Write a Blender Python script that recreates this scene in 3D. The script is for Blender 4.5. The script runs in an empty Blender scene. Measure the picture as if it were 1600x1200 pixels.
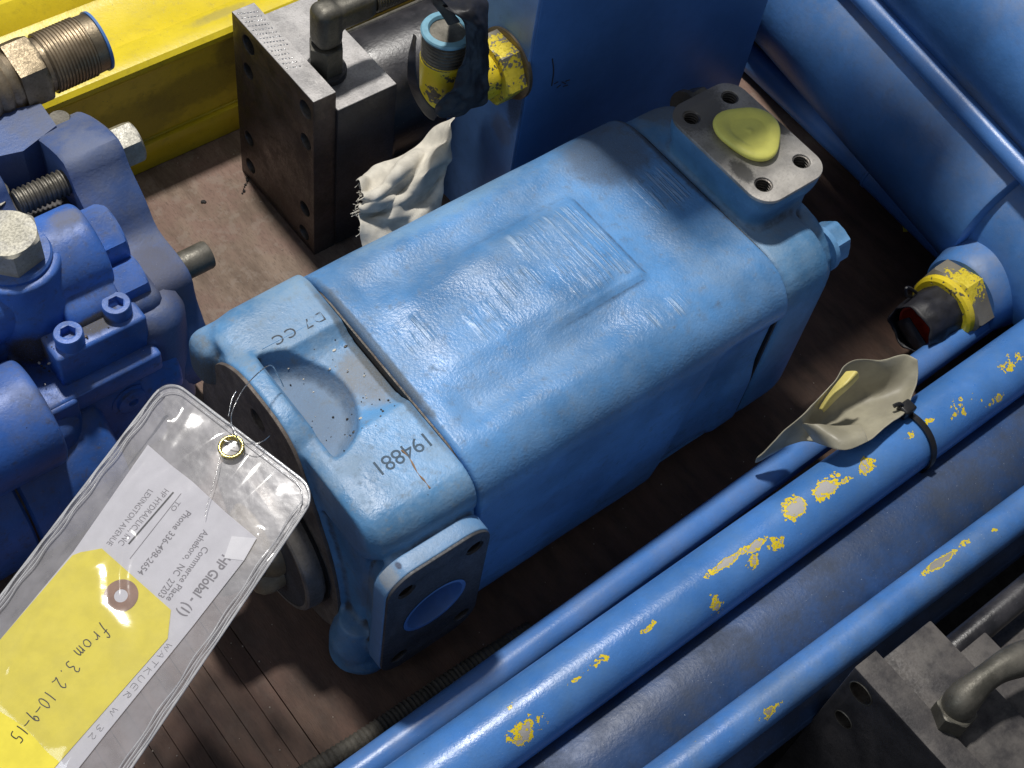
import bpy, bmesh, math, random
from mathutils import Vector, Matrix, noise as mnoise
from mathutils.bvhtree import BVHTree
random.seed(7)
R = math.radians
S = 0.01                                  # every length below is in centimetres
V = Vector
scn = bpy.context.scene
C = scn.collection

# ------------------------------------------------------------------ camera
CAMROT = ((0.7834683, -0.6109870, 0.1134559),
          (0.4618972, 0.6946852, 0.5514195),
          (-0.4157263, -0.3796147, 0.8264770))
CAMPOS = V((-53.6287, -48.9703, 111.6155))
cd = bpy.data.cameras.new('camera'); cam = bpy.data.objects.new('camera', cd); C.objects.link(cam)
cd.sensor_width = 36; cd.lens = 49.5; cd.clip_start = 0.02; cd.clip_end = 60
cam.matrix_world = Matrix.Translation(CAMPOS*S) @ Matrix(CAMROT).transposed().to_4x4()
scn.camera = cam

# ------------------------------------------------------------------ light
w = bpy.data.worlds.new('World'); scn.world = w; w.use_nodes = True
bg = w.node_tree.nodes['Background']; bg.inputs[0].default_value = (.80, .86, 1, 1); bg.inputs[1].default_value = .17
def area(name, loc, target, sx, sy, power, col):
    l = bpy.data.lights.new(name, 'AREA'); l.shape = 'RECTANGLE'; l.size = sx; l.size_y = sy
    l.energy = power; l.color = col
    o = bpy.data.objects.new(name, l); C.objects.link(o); o.location = loc
    o.rotation_euler = (V(target)-V(loc)).to_track_quat('-Z', 'Y').to_euler()
area('ceiling_lamp', (.16, 1.25, 3.55), (0, 0, .1), .24, .24, 138, (1, .965, .91))
area('ceiling_strip_lamp', (-3.3, .5, 2.3), (0, 0, .1), .5, 2.4, 19, (.86, .93, 1))
area('ceiling_strip_lamp', (2.6, 2.3, 3.3), (0, 0, .1), .2, 2.2, 9, (.95, .97, 1))
scn.view_settings.view_transform = 'Standard'; scn.view_settings.look = 'None'
scn.view_settings.exposure = 0; scn.view_settings.gamma = 1
scn.render.engine = 'CYCLES'

# ------------------------------------------------------------------ measuring: a pixel of the photograph on a world plane
def at(px, py, x=None, y=None, z=None):
    d = V(((px-800)/2200, -(py-600)/2200, -1.0))
    M = Matrix(CAMROT); r = M.transposed() @ d
    if x is not None: t = (x-CAMPOS.x)/r.x
    elif y is not None: t = (y-CAMPOS.y)/r.y
    else: t = (z-CAMPOS.z)/r.z
    return CAMPOS + r*t
def at_plane(px, py, o, n):
    d = V(((px-800)/2200, -(py-600)/2200, -1.0)); r = Matrix(CAMROT).transposed() @ d
    return CAMPOS + r*((o-CAMPOS).dot(n)/r.dot(n))

# ------------------------------------------------------------------ objects
def tag(o, label=None, cat=None, group=None, kind=None):
    if label: o['label'] = label
    if cat: o['category'] = cat
    if group: o['group'] = group
    if kind: o['kind'] = kind
    return o
def thing(name, loc, label, cat, group=None):
    o = bpy.data.objects.new(name, None); C.objects.link(o); o.location = V(loc)*S
    o.empty_display_size = .02
    return tag(o, label, cat, group)
def world_org(o):
    p = V((0, 0, 0))
    while o is not None: p += V(o.location); o = o.parent
    return p
def link(name, me, mat, parent=None, loc=None):
    o = bpy.data.objects.new(name, me); C.objects.link(o)
    if mat and not me.materials: me.materials.append(mat)
    org = V((0, 0, 0))
    if parent:
        o.parent = parent; org = world_org(parent)
    me.transform(Matrix.Translation(-org))
    return o
def part(name, bm, mat, parent=None, smooth=35):
    """bm is in cm, world position; it becomes ONE mesh object"""
    me = bpy.data.meshes.new(name)
    bmesh.ops.recalc_face_normals(bm, faces=bm.faces) if smooth != 'keep' else None
    if smooth and smooth != 'keep':
        a = R(smooth)
        for f in bm.faces: f.smooth = True
        for e in bm.edges:
            if len(e.link_faces) == 2: e.smooth = e.calc_face_angle(0) < a
    elif smooth == 'keep':
        for f in bm.faces: f.smooth = True
    bm.to_mesh(me); bm.free(); me.transform(Matrix.Scale(S, 4))
    return link(name, me, mat, parent)

# ------------------------------------------------------------------ shapes (all add to a bmesh, cm)
def B(): return bmesh.new()
def frame(d):
    d = V(d).normalized(); u = d.cross(V((0, 0, 1)))
    if u.length < .01: u = V((1, 0, 0))
    u.normalize(); v = d.cross(u).normalized(); return u, v, d
def skin(bm, rings, cap0=True, cap1=True, closed=True):
    vs = [[bm.verts.new(p) for p in r] for r in rings]; n = len(vs[0])
    for a, b in zip(vs[:-1], vs[1:]):
        for i in range(n if closed else n-1):
            j = (i+1) % n; bm.faces.new((a[i], a[j], b[j], b[i]))
    if cap0: bm.faces.new(vs[0][::-1])
    if cap1: bm.faces.new(vs[-1])
    return vs
def lathe(bm, p, d, prof, n=32, caps=True, phase=0.0):
    """prof: list of (along, radius)"""
    u, v, d = frame(d); p = V(p); rings = []
    for a, r in prof:
        rings.append([p+d*a+(u*math.cos(t)+v*math.sin(t))*r for t in (2*math.pi*i/n+phase for i in range(n))])
    skin(bm, rings, caps and prof[0][1] > 0, caps and prof[-1][1] > 0)
def cyl(bm, p, q, r, n=32, ch=.08):
    p, q = V(p), V(q); L = (q-p).length; ch = min(ch, r*.4, L*.3)
    lathe(bm, p, q-p, [(0, r-ch), (ch*.3, r-ch*.3), (ch, r), (L-ch, r), (L-ch*.3, r-ch*.3), (L, r-ch)], n)
def hexa(bm, p, q, r, ch=.12, phase=0.0):
    """hex head from p to q (q the outer, chamfered end)"""
    p, q = V(p), V(q); L = (q-p).length; u, v, d = frame(q-p); n = 48; rings = []
    for a, cut in ((0, 1e9), (L-ch*1.4, 1e9), (L-ch*.6, r*.965), (L, r*.86)):
        ring = []
        for i in range(n):
            t = 2*math.pi*i/n; k = (t % (math.pi/3))-math.pi/6
            rr = min(r*math.cos(math.pi/6)/math.cos(k), cut)
            ring.append(p+d*a+(u*math.cos(t+phase)+v*math.sin(t+phase))*rr)
        rings.append(ring)
    skin(bm, rings)
def thread(bm, p, q, r, pitch=.25, depth=.12, n=32):
    p, q = V(p), V(q); L = (q-p).length; k = int(L/pitch); prof = [(0, r-depth)]
    for i in range(k):
        a = i*pitch; prof += [(a+pitch*.2, r-depth), (a+pitch*.45, r), (a+pitch*.65, r), (a+pitch*.9, r-depth)]
    prof.append((L, r-depth)); lathe(bm, p, q-p, prof, n)
def hole(bm, p, d, r, depth, thr=True, n=24):
    """inside wall of a blind hole going from p along d"""
    prof = [(-.02, r*1.1), (.12, r)]
    if thr:
        k = int(depth/.28)
        for i in range(k):
            a = .15+i*.28; prof += [(a, r*.86), (a+.1, r*.86), (a+.14, r), (a+.24, r)]
    prof += [(depth+.2, r*.85), (depth+.5, 0.001)]
    lathe(bm, p, d, prof, n, caps=False)
def box(bm, lo, hi, bev=.1, seg=2):
    lo, hi = V(lo), V(hi)
    m = bmesh.ops.create_cube(bm, size=1)['verts']
    for v in m: v.co = V(((lo[i]+hi[i])/2+v.co[i]*(hi[i]-lo[i]) for i in range(3)))
    if bev:
        es = list({e for v in m for e in v.link_edges})
        bmesh.ops.bevel(bm, geom=es, offset=bev, segments=seg, affect='EDGES', profile=.5)
def rrect(a0, a1, b0, b1, r, n=6):
    out = []
    rs = r if isinstance(r, (list, tuple)) else (r,)*4
    for (ca, cb, s, k) in ((a1, b1, 0, 0), (a0, b1, 90, 1), (a0, b0, 180, 2), (a1, b0, 270, 3)):
        q = rs[k]; x = ca-q if ca == a1 else ca+q; y = cb-q if cb == b1 else cb+q
        for i in range(n+1):
            t = R(s+90*i/n); out.append((x+q*math.cos(t), y+q*math.sin(t)))
    return out
def smooth_loop(pts, sub=4):
    n = len(pts); out = []
    for i in range(n):
        p0, p1, p2, p3 = (V(pts[(i+k-1) % n]) for k in range(4))
        for s in range(sub):
            t = s/sub
            out.append(tuple(.5*((2*p1)+(p2-p0)*t+(2*p0-5*p1+4*p2-p3)*t*t+(3*p1-p0-3*p2+p3)*t**3)))
    return out
def spline(pts, sub=8):
    out = []; n = len(pts)
    for i in range(n-1):
        p0 = V(pts[max(i-1, 0)]); p1 = V(pts[i]); p2 = V(pts[i+1]); p3 = V(pts[min(i+2, n-1)])
        for s in range(sub):
            t = s/sub; out.append(.5*((2*p1)+(p2-p0)*t+(2*p0-5*p1+4*p2-p3)*t*t+(3*p1-p0-3*p2+p3)*t**3))
    out.append(V(pts[-1])); return out
AX = {'x': lambda a, b, h: V((h, a, b)), 'y': lambda a, b, h: V((a, h, b)), 'z': lambda a, b, h: V((a, b, h))}
def plate(outline, axis, h0, h1, holes=(), bev=.1):
    """a plate with real holes; outline in the two other axes. holes: (a, b, r)"""
    cu = bpy.data.curves.new('tmp', 'CURVE'); cu.dimensions = '2D'; cu.fill_mode = 'BOTH'
    def sp(pts):
        s = cu.splines.new('POLY'); s.points.add(len(pts)-1); s.use_cyclic_u = True
        for p, q in zip(s.points, pts): p.co = (q[0], q[1], 0, 1)
    sp(outline)
    for a, b, r in holes: sp([(a+r*math.cos(2*math.pi*i/28), b+r*math.sin(2*math.pi*i/28)) for i in range(28)])
    cu.extrude = abs(h1-h0)/2-bev; cu.bevel_depth = bev; cu.bevel_resolution = 2; cu.offset = -bev
    o = bpy.data.objects.new('tmp', cu); C.objects.link(o)
    dg = bpy.context.evaluated_depsgraph_get(); me = bpy.data.meshes.new_from_object(o.evaluated_get(dg))
    bpy.data.objects.remove(o); bpy.data.curves.remove(cu)
    bm = B(); bm.from_mesh(me); bpy.data.meshes.remove(me)
    bmesh.ops.remove_doubles(bm, verts=bm.verts, dist=.0005)
    mid = (h0+h1)/2; f = AX[axis]
    for v in bm.verts: v.co = f(v.co.x, v.co.y, v.co.z+mid)
    return bm
def prism(bm, outline, axis, h0, h1):
    f = AX[axis]; skin(bm, [[f(a, b, h) for a, b in outline] for h in (h0, h1)])
def tube(bm, pts, r, n=16, cap=True):
    pts = [V(p) for p in pts]; rings = []; u = None
    for i, p in enumerate(pts):
        d = (pts[min(i+1, len(pts)-1)]-pts[max(i-1, 0)]).normalized()
        if u is None: u, v, _ = frame(d)
        u = (u-d*u.dot(d)).normalized(); v = d.cross(u)
        rr = r(i/(len(pts)-1)) if callable(r) else r
        rings.append([p+(u*math.cos(2*math.pi*k/n)+v*math.sin(2*math.pi*k/n))*rr for k in range(n)])
    skin(bm, rings, cap, cap)
def ribbon(bm, pts, side, wdt, th):
    """flat band following pts; side(i, p) gives the width direction"""
    rings = []
    for i, p in enumerate(pts):
        d = (pts[min(i+1, len(pts)-1)]-pts[max(i-1, 0)]).normalized(); s = V(side(i, p)).normalized(); nn = d.cross(s).normalized()
        ww = wdt(i/(len(pts)-1)) if callable(wdt) else wdt
        rings.append([p+s*ww/2+nn*th/2, p-s*ww/2+nn*th/2, p-s*ww/2-nn*th/2, p+s*ww/2-nn*th/2])
    skin(bm, rings)
def bake(bm, mods):
    """run modifiers on a temporary object and hand the mesh back"""
    me = bpy.data.meshes.new('tmp'); bm.to_mesh(me); bm.free()
    o = bpy.data.objects.new('tmp', me); C.objects.link(o); extra = []
    for k, kw in mods:
        if k == 'CUT':
            cm = bpy.data.meshes.new('cut'); kw.to_mesh(cm); kw.free(); co = bpy.data.objects.new('cut', cm); C.objects.link(co); extra.append((co, cm))
            m = o.modifiers.new('m', 'BOOLEAN'); m.operation = 'DIFFERENCE'; m.object = co; m.solver = 'EXACT'; m.use_self = False
        else:
            m = o.modifiers.new('m', k)
            for a, b in kw.items(): setattr(m, a, b)
    dg = bpy.context.evaluated_depsgraph_get(); dg.update()
    out = bpy.data.meshes.new_from_object(o.evaluated_get(dg))
    bpy.data.objects.remove(o); bpy.data.meshes.remove(me)
    for co, cm in extra: bpy.data.objects.remove(co); bpy.data.meshes.remove(cm)
    b2 = B(); b2.from_mesh(out); bpy.data.meshes.remove(out); return b2
def cast(solids, cuts=(), voxel=.22, smooth=6, relax=.5):
    """cast iron: the solids fused with a voxel remesh, their creases rounded to fillets"""
    mods = [('REMESH', dict(mode='VOXEL', voxel_size=voxel)), ('SMOOTH', dict(iterations=smooth, factor=relax))]
    bm = bake(solids, mods)
    if cuts:
        for c in cuts: bm = bake(bm, [('CUT', c)])
        bm = bake(bm, mods[:1]+[('SMOOTH', dict(iterations=max(2, smooth//2), factor=relax))])
    return bm
def bvh(bm): return BVHTree.FromBMesh(bm)
def text_mesh(s, size, th=.02, bold=0.0, spacing=1.0, shear=0.0):
    cu = bpy.data.curves.new('tmp', 'FONT'); cu.body = s; cu.size = size; cu.extrude = th; cu.offset = bold
    cu.space_character = spacing; cu.shear = shear; cu.align_x = 'LEFT'; cu.resolution_u = 3
    o = bpy.data.objects.new('tmp', cu); C.objects.link(o)
    dg = bpy.context.evaluated_depsgraph_get(); me = bpy.data.meshes.new_from_object(o.evaluated_get(dg))
    bpy.data.objects.remove(o); bpy.data.curves.remove(cu)
    bm = B(); bm.from_mesh(me); bpy.data.meshes.remove(me); return bm

# ------------------------------------------------------------------ materials
class NT:
    def __init__(s, name):
        s.m = bpy.data.materials.new(name); s.m.use_nodes = True; s.t = s.m.node_tree; s.n = s.t.nodes
        s.b = s.n['Principled BSDF']; s.out = s.n['Material Output']
        g = s.n.new('ShaderNodeNewGeometry'); s.geo = g
        s.P = s.vm('SCALE', g.outputs['Position'], None, scale=100.0)
    def put(s, sock, v):
        if hasattr(v, 'links') or isinstance(v, bpy.types.NodeSocket): s.t.links.new(v, sock)
        elif v is not None:
            if isinstance(v, (tuple, list)) and len(v) == 3 and sock.type == 'RGBA': v = (*v, 1)
            sock.default_value = v
    def vm(s, op, a, b=None, scale=None):
        x = s.n.new('ShaderNodeVectorMath'); x.operation = op; s.put(x.inputs[0], a); s.put(x.inputs[1], b)
        if scale is not None: x.inputs['Scale'].default_value = scale
        return x.outputs['Value'] if op in ('LENGTH', 'DOT_PRODUCT') else x.outputs[0]
    def ma(s, op, a, b=None, clamp=False):
        x = s.n.new('ShaderNodeMath'); x.operation = op; x.use_clamp = clamp; s.put(x.inputs[0], a); s.put(x.inputs[1], b); return x.outputs[0]
    def noise(s, scale, detail=3, rough=.5, vec=None, dist=0.0, stretch=None, off=0.0):
        v = vec or s.P
        if stretch or off:
            m = s.n.new('ShaderNodeMapping'); s.put(m.inputs[0], v); m.inputs['Scale'].default_value = stretch or (1, 1, 1); m.inputs['Location'].default_value = (off, off*.7, off*.3); v = m.outputs[0]
        x = s.n.new('ShaderNodeTexNoise'); s.put(x.inputs['Vector'], v); x.inputs['Scale'].default_value = scale
        x.inputs['Detail'].default_value = detail; x.inputs['Roughness'].default_value = rough; x.inputs['Distortion'].default_value = dist
        return x.outputs['Fac']
    def ss(s, v, lo, hi, a=0.0, b=1.0, smooth=True):
        x = s.n.new('ShaderNodeMapRange'); x.interpolation_type = 'SMOOTHSTEP' if smooth else 'LINEAR'
        s.put(x.inputs['Value'], v); x.inputs['From Min'].default_value = lo; x.inputs['From Max'].default_value = hi
        x.inputs['To Min'].default_value = a; x.inputs['To Max'].default_value = b; return x.outputs[0]
    def mix(s, f, a, b):
        x = s.n.new('ShaderNodeMix'); x.data_type = 'RGBA'; s.put(x.inputs[0], f); s.put(x.inputs[6], a); s.put(x.inputs[7], b); return x.outputs[2]
    def mixf(s, f, a, b):
        x = s.n.new('ShaderNodeMix'); x.data_type = 'FLOAT'; s.put(x.inputs[0], f); s.put(x.inputs[2], a); s.put(x.inputs[3], b); return x.outputs[0]
    def bump(s, h, dist, prev=None, strength=1.0):
        x = s.n.new('ShaderNodeBump'); s.put(x.inputs['Height'], h); x.inputs['Distance'].default_value = dist*S; x.inputs['Strength'].default_value = strength
        if prev is not None: s.put(x.inputs['Normal'], prev)
        return x.outputs[0]
    def sep(s, v):
        x = s.n.new('ShaderNodeSeparateXYZ'); s.put(x.inputs[0], v); return x.outputs
    def ell(s, c, r, soft=.5):
        """1 inside an ellipsoid centred c (cm) with radii r, fading to 0 outside"""
        r = r if isinstance(r, (tuple, list)) else (r, r, r)
        d = s.vm('DIVIDE', s.vm('SUBTRACT', s.P, tuple(c)), tuple(r)); return s.ss(s.vm('LENGTH', d), 1.0, 1.0-soft)
    def box(s, lo, hi, soft=.4):
        X = s.sep(s.P); f = None
        for i in range(3):
            if lo[i] is None: continue
            a = s.ma('MULTIPLY', s.ss(X[i], lo[i], lo[i]+soft), s.ss(X[i], hi[i], hi[i]-soft)); f = a if f is None else s.ma('MULTIPLY', f, a)
        return f

def paint(name, col, rough=.33, dust=.25, dustcol=(.33, .29, .24), peel=.006, peel_scale=3.2, spots=(), wear=0.0, wearcol=(.5, .45, .1),
          wearcol2=(.42, .41, .40), wear_at=None, var=.18, fine=1.0, extra=None, spec=.5, specks=.5, cav=0.0):
    t = NT(name)
    n1 = t.noise(.11, 5, .6); n2 = t.noise(1.1, 6, .7, off=3); n3 = t.noise(14, 3, .6)
    dark = tuple(c*(1-var*1.4) for c in col); light = tuple(min(1, c*(1+var)+.012) for c in col)
    c = t.mix(t.ss(n1, .3, .7), dark, light)
    c = t.mix(t.ma('MULTIPLY', t.ss(n2, .45, .75), .30), c, tuple(k*.72 for k in col))
    up = t.ss(t.sep(t.geo.outputs['Normal'])[2], -.1, .9)
    df = t.ma('MULTIPLY', t.ss(t.ma('ADD', t.ma('MULTIPLY', t.noise(.22, 6, .62, off=9), .75), t.ma('MULTIPLY', n2, .25)), .36, .68), up)
    df = t.ma('MULTIPLY', t.ma('MULTIPLY', df, dust), t.ss(n3, .2, .8, .65, 1.25))
    rgh = t.mixf(df, rough, .78)
    c = t.mix(t.ma('MINIMUM', df, 1.0), c, dustcol)
    for sc, sr, scol, sa in spots:
        m = t.ell(sc, sr, .85); m = t.ma('MULTIPLY', t.ss(t.ma('ADD', m, t.ma('MULTIPLY', t.ma('SUBTRACT', n2, .5), .8)), .02, .70), sa)
        m = t.ma('MULTIPLY', m, t.ss(n3, .25, .7, .7, 1.1)); m = t.ma('MINIMUM', m, 1.0)
        c = t.mix(m, c, scol); rgh = t.mixf(m, rgh, .8)
    if specks:
        sp = t.ss(t.noise(6.5, 2, .5, off=21), .735, .775); c = t.mix(t.ma('MULTIPLY', sp, specks), c, (.02, .02, .025))
        sp = t.ss(t.noise(8.5, 2, .5, off=41), .745, .78); c = t.mix(t.ma('MULTIPLY', sp, specks), c, (.55, .6, .68))
    h = t.noise(peel_scale, 3, .55); nb = t.bump(h, peel*4)
    nb = t.bump(n3, .006*fine, nb)
    # light scuffs
    sc1 = t.ss(t.noise(2.0, 4, .6, stretch=(1, 9, 3), off=13), .66, .72); c = t.mix(t.ma('MULTIPLY', sc1, .12), c, (.55, .6, .7))
    if wear and wear_at:
        m = None
        for cc, rr, ss_ in wear_at:
            e = t.ma('MULTIPLY', t.ell(cc, rr, .9), ss_); m = e if m is None else t.ma('MAXIMUM', m, e)
        nn = t.ma('ADD', t.ma('MULTIPLY', t.noise(.95, 5, .62, off=5), .6), t.ma('MULTIPLY', t.noise(2.9, 5, .6, off=6), .4))
        nn = t.ma('ADD', t.ma('MULTIPLY', nn, 2.3), -.65)
        q = t.ma('ADD', nn, t.ma('MULTIPLY', m, .60*wear))
        a = t.ss(q, .88, .895); b = t.ss(q, 1.06, 1.075)
        c = t.mix(a, c, wearcol); c = t.mix(b, c, wearcol2); nb = t.bump(t.ma('ADD', t.ma('MULTIPLY', a, -.5), t.ma('MULTIPLY', b, -.5)), .06, nb)
        rgh = t.mixf(b, rgh, .55)
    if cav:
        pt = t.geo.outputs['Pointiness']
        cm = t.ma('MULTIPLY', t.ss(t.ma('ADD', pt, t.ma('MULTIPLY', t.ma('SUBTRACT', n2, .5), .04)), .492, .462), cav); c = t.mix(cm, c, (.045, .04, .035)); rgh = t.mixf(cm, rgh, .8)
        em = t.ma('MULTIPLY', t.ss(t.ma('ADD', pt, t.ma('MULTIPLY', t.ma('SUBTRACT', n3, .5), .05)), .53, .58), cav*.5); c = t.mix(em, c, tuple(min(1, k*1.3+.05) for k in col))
    if extra: c, rgh, nb = extra(t, c, rgh, nb)
    t.put(t.b.inputs['Base Color'], c); t.put(t.b.inputs['Roughness'], rgh); t.put(t.b.inputs['Normal'], nb)
    t.b.inputs['Specular IOR Level'].default_value = spec
    return t.m

def metal(name, col, rough=.4, metallic=.9, rust=0.0, rustcol=(.12, .06, .03), var=.35, spots=(), brushed=None, dust=.2, scale=1.0):
    t = NT(name); n1 = t.noise(.35*scale, 6, .65); n2 = t.noise(5*scale, 5, .65, off=4); n3 = t.noise(22, 2, .5)
    c = t.mix(t.ss(n1, .3, .7), tuple(k*(1-var) for k in col), tuple(k*(1+var*.5) for k in col))
    c = t.mix(t.ma('MULTIPLY', t.ss(n2, .5, .72), .5), c, tuple(k*.45 for k in col))
    rg = t.ss(n2, .3, .7, rough*.75, rough*1.3); met = metallic
    if rust:
        m = t.ma('MULTIPLY', t.ss(t.noise(.5, 8, .7, off=2), .42, .62), rust); c = t.mix(m, c, rustcol); rg = t.mixf(m, rg, .75); met = t.mixf(m, metallic, .15)
    up = t.ma('MULTIPLY', t.ss(t.sep(t.geo.outputs['Normal'])[2], .2, .95), t.ma('MULTIPLY', t.ss(n1, .35, .65), dust))
    c = t.mix(up, c, (.32, .29, .25)); met = t.mixf(up, met, .1); rg = t.mixf(up, rg, .75)
    for sc, sr, scol, sa in spots:
        m = t.ell(sc, sr, .85); m = t.ma('MULTIPLY', t.ss(t.ma('ADD', m, t.ma('MULTIPLY', t.ma('SUBTRACT', n2, .5), .9)), .15, .7), sa)
        c = t.mix(m, c, scol); rg = t.mixf(m, rg, .6); met = t.mixf(m, met, .0)
    nb = t.bump(n2, .02); nb = t.bump(n3, .006, nb)
    if brushed: nb = t.bump(t.noise(3, 4, .6, stretch=brushed, off=7), .02, nb)
    t.put(t.b.inputs['Base Color'], c); t.put(t.b.inputs['Roughness'], rg); t.put(t.b.inputs['Metallic'], met); t.put(t.b.inputs['Normal'], nb)
    return t.m
def plain(name, col, rough=.6, metallic=0, var=.15, bumpd=.01, bscale=6, spec=.4, alpha=None, sub=0.0):
    t = NT(name); n = t.noise(.8, 5, .6); c = t.mix(t.ss(n, .3, .7), tuple(k*(1-var) for k in col), tuple(min(1, k*(1+var)) for k in col))
    t.put(t.b.inputs['Base Color'], c); t.b.inputs['Roughness'].default_value = rough; t.b.inputs['Metallic'].default_value = metallic
    t.b.inputs['Specular IOR Level'].default_value = spec
    if sub: t.b.inputs['Subsurface Weight'].default_value = sub; t.b.inputs['Subsurface Radius'].default_value = (.006, .006, .003)
    t.put(t.b.inputs['Normal'], t.bump(t.noise(bscale, 4, .6), bumpd)); return t.m

# ================================================================== materials of the place
GRIME = (.035, .030, .026); SOOT = (.018, .018, .019); DUST = (.30, .27, .23)
def casing_extra(t, c, rgh, nb):
    # file marks: fine grooves running across the axis, only in patches
    X = t.sep(t.P)
    wv = t.noise(1.0, 2, .5, stretch=(3.6, .10, .10), off=2); wv2 = t.noise(1.0, 2, .5, stretch=(5.2, .22, .1), off=8)
    m = None
    for lo, hi in (((-1.9, -5.9, 22), (6.2, 3.0, 26)), ((-6.0, -3.2, 22), (-1.2, -.2, 26)), ((-14.6, -2.6, 22), (-11.6, .8, 26)), ((-9.2, -4.8, 22), (-4.8, -1.2, 26)),
                   ((2.6, -11.4, 22), (7.4, -8.9, 26)), ((11.0, -2.4, 22), (15.4, 2.2, 26))):
        b = t.box(lo, hi, .7); m = b if m is None else t.ma('MAXIMUM', m, b)
    m = t.ma('MULTIPLY', m, t.ss(t.noise(.9, 3, .5, stretch=(1, .35, 1), off=17), .36, .56))
    g = t.ma('MULTIPLY', t.ss(wv, .50, .60), m); nb = t.bump(g, .07, nb); nb = t.bump(t.ma('MULTIPLY', wv2, m), .05, nb)
    c = t.mix(t.ma('MULTIPLY', g, .34), c, (.50, .64, .80)); return c, rgh, nb
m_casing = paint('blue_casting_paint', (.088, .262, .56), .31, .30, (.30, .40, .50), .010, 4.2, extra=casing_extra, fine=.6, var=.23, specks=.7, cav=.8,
    spots=[((12, 5.5, 24), (6.5, 5.5, 4), (.09, .12, .17), .75), ((15.5, 9, 22), (5, 4, 4), (.10, .12, .15), .6), ((-16.2, -5, 24), (.5, 5, 1), (.20, .19, .16), .4),  # first two spots: cast shadow and grime, both painted on the rear top
           ((-4, 9, 23), (12, 3, 3), (.28, .42, .52), .4), ((11, -15, 16), (7, 2, 4), (.14, .15, .22), .5), ((-16.2, 0, 23.5), (.6, 12, 2.5), (.06, .06, .05), .7), ((15.9, 2, 23.5), (.7, 12, 2.5), (.05, .05, .045), .8), ((-8, -14.5, 12), (10, 2, 3), (.05, .10, .22), .35), ((6, -14.5, 6), (12, 2, 5), (.06, .10, .15), .5)])
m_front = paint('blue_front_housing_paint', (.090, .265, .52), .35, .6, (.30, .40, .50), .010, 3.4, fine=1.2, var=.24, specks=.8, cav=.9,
    spots=[((-22, -1, 21), (5.0, 7, 4), (.17, .22, .30), .8), ((-18.0, -1.6, 22), (2.6, 4.6, 3), (.26, .25, .24), .75), ((-26, 8, 19), (2.6, 4, 5), (.07, .07, .065), .9),
           ((-24.5, -4.6, 20), (1.0, 1.8, 5), (.10, .075, .05), .85), ((-22, -12.8, 18), (1.6, 1.4, 3), (.30, .29, .24), .75), ((-25.5, -13.5, 15), (1.5, 2, 3), (.30, .30, .26), .5),
           ((-17, -1, 23), (.6, 14, 3), (.07, .07, .06), .7), ((-18, 8.5, 22), (6, 3.5, 3), (.25, .36, .46), .6), ((-22, -12.6, 12), (6, 2.4, 3.5), (.11, .14, .18), .6), ((-25, 2.5, 23), (1.5, 5, 2), (.24, .30, .34), .6)])
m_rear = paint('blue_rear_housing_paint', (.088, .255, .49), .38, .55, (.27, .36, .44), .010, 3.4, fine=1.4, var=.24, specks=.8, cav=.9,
    spots=[((21, 7.5, 23), (5, 4, 3), (.12, .14, .16), .85), ((22, -8.6, 23.5), (5.5, 1.6, 2), (.16, .20, .24), .5)])
m_portpaint = paint('pale_blue_port_paint', (.13, .30, .56), .38, .4, (.34, .42, .50), .006, 3.4, cav=0, spots=[((-25.6, -15, 20.4), (1.6, 2, 1.2), (.34, .33, .30), .6), ((-24.3, -15, 20.9), (.3, .5, .6), (.05, .04, .06), .8)])
m_flangeface = metal('dirty_cast_iron_face', (.17, .14, .12), .6, .2, .5, (.05, .04, .035), dust=.12)
m_portface = metal('dark_port_face', (.060, .064, .075), .5, .2, .2, (.04, .04, .045), dust=.05)
m_bore = paint('bore_paint', (.07, .19, .48), .35, .1, var=.15, specks=0)
m_steel = metal('machined_steel', (.46, .44, .41), .5, .3, .12, (.14, .11, .08), brushed=(1, 6, 1), dust=.25,
    spots=[((19, 3.5, 27.5), (5, 5, 2), (.115, .11, .105), .9), ((17.6, -4.3, 27.5), (1.3, 2.2, 1), (.03, .03, .03), .8), ((24, -2.4, 27.5), (1.2, 1.6, 1), (.03, .03, .03), .8)])
m_pilot = metal('grey_pilot_steel', (.27, .25, .23), .45, .6, .35, (.07, .055, .045), dust=.15)
m_bolt = metal('zinc_bolt', (.46, .45, .40), .45, .75, .2, (.13, .13, .09), dust=.3)
m_thread = metal('grimy_thread_steel', (.16, .15, .125), .45, .7, .3, (.05, .04, .03), scale=2)
m_inside = metal('dark_hole_steel', (.055, .05, .045), .45, .6, .2)
m_holewall = metal('threaded_hole_steel', (.16, .15, .14), .38, .85, .1)
m_cap = plain('yellow_plastic_plug', (.90, .87, .20), .45, var=.05, bumpd=.008, bscale=9)
m_royal = paint('royal_blue_paint', (.034, .135, .50), .36, .5, (.15, .16, .18), .006, 3.5, fine=1.6, specks=1, var=.24, cav=1.0,
    spots=[((-30.2, 18.3, 18.5), (5.5, 1.5, 3.0), (.035, .03, .024), 1.0), ((-35.8, 18.2, 17.5), (3.0, 2.5, 3), (.05, .04, .03), 1.0), ((-31, 16.6, 19.1), (3.4, 1.8, .8), (.09, .08, .06), .95), ((-35, 24, 22), (3, 3, 3), (.09, .09, .09), .6), ((-29.5, 22.5, 24), (2.2, 1.6, 2), (.16, .17, .22), .8), ((-31, 19.4, 18.5), (5.5, 1.8, 2.5), (.06, .055, .04), .95), ((-38, 13, 17), (4, 3, 3), (.09, .08, .06), .9), ((-33, 9, 15), (5, 2.2, 3), (.10, .09, .07), .7), ((-26, 19, 17), (3, 4, 4), (.13, .12, .12), .6)])
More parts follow.
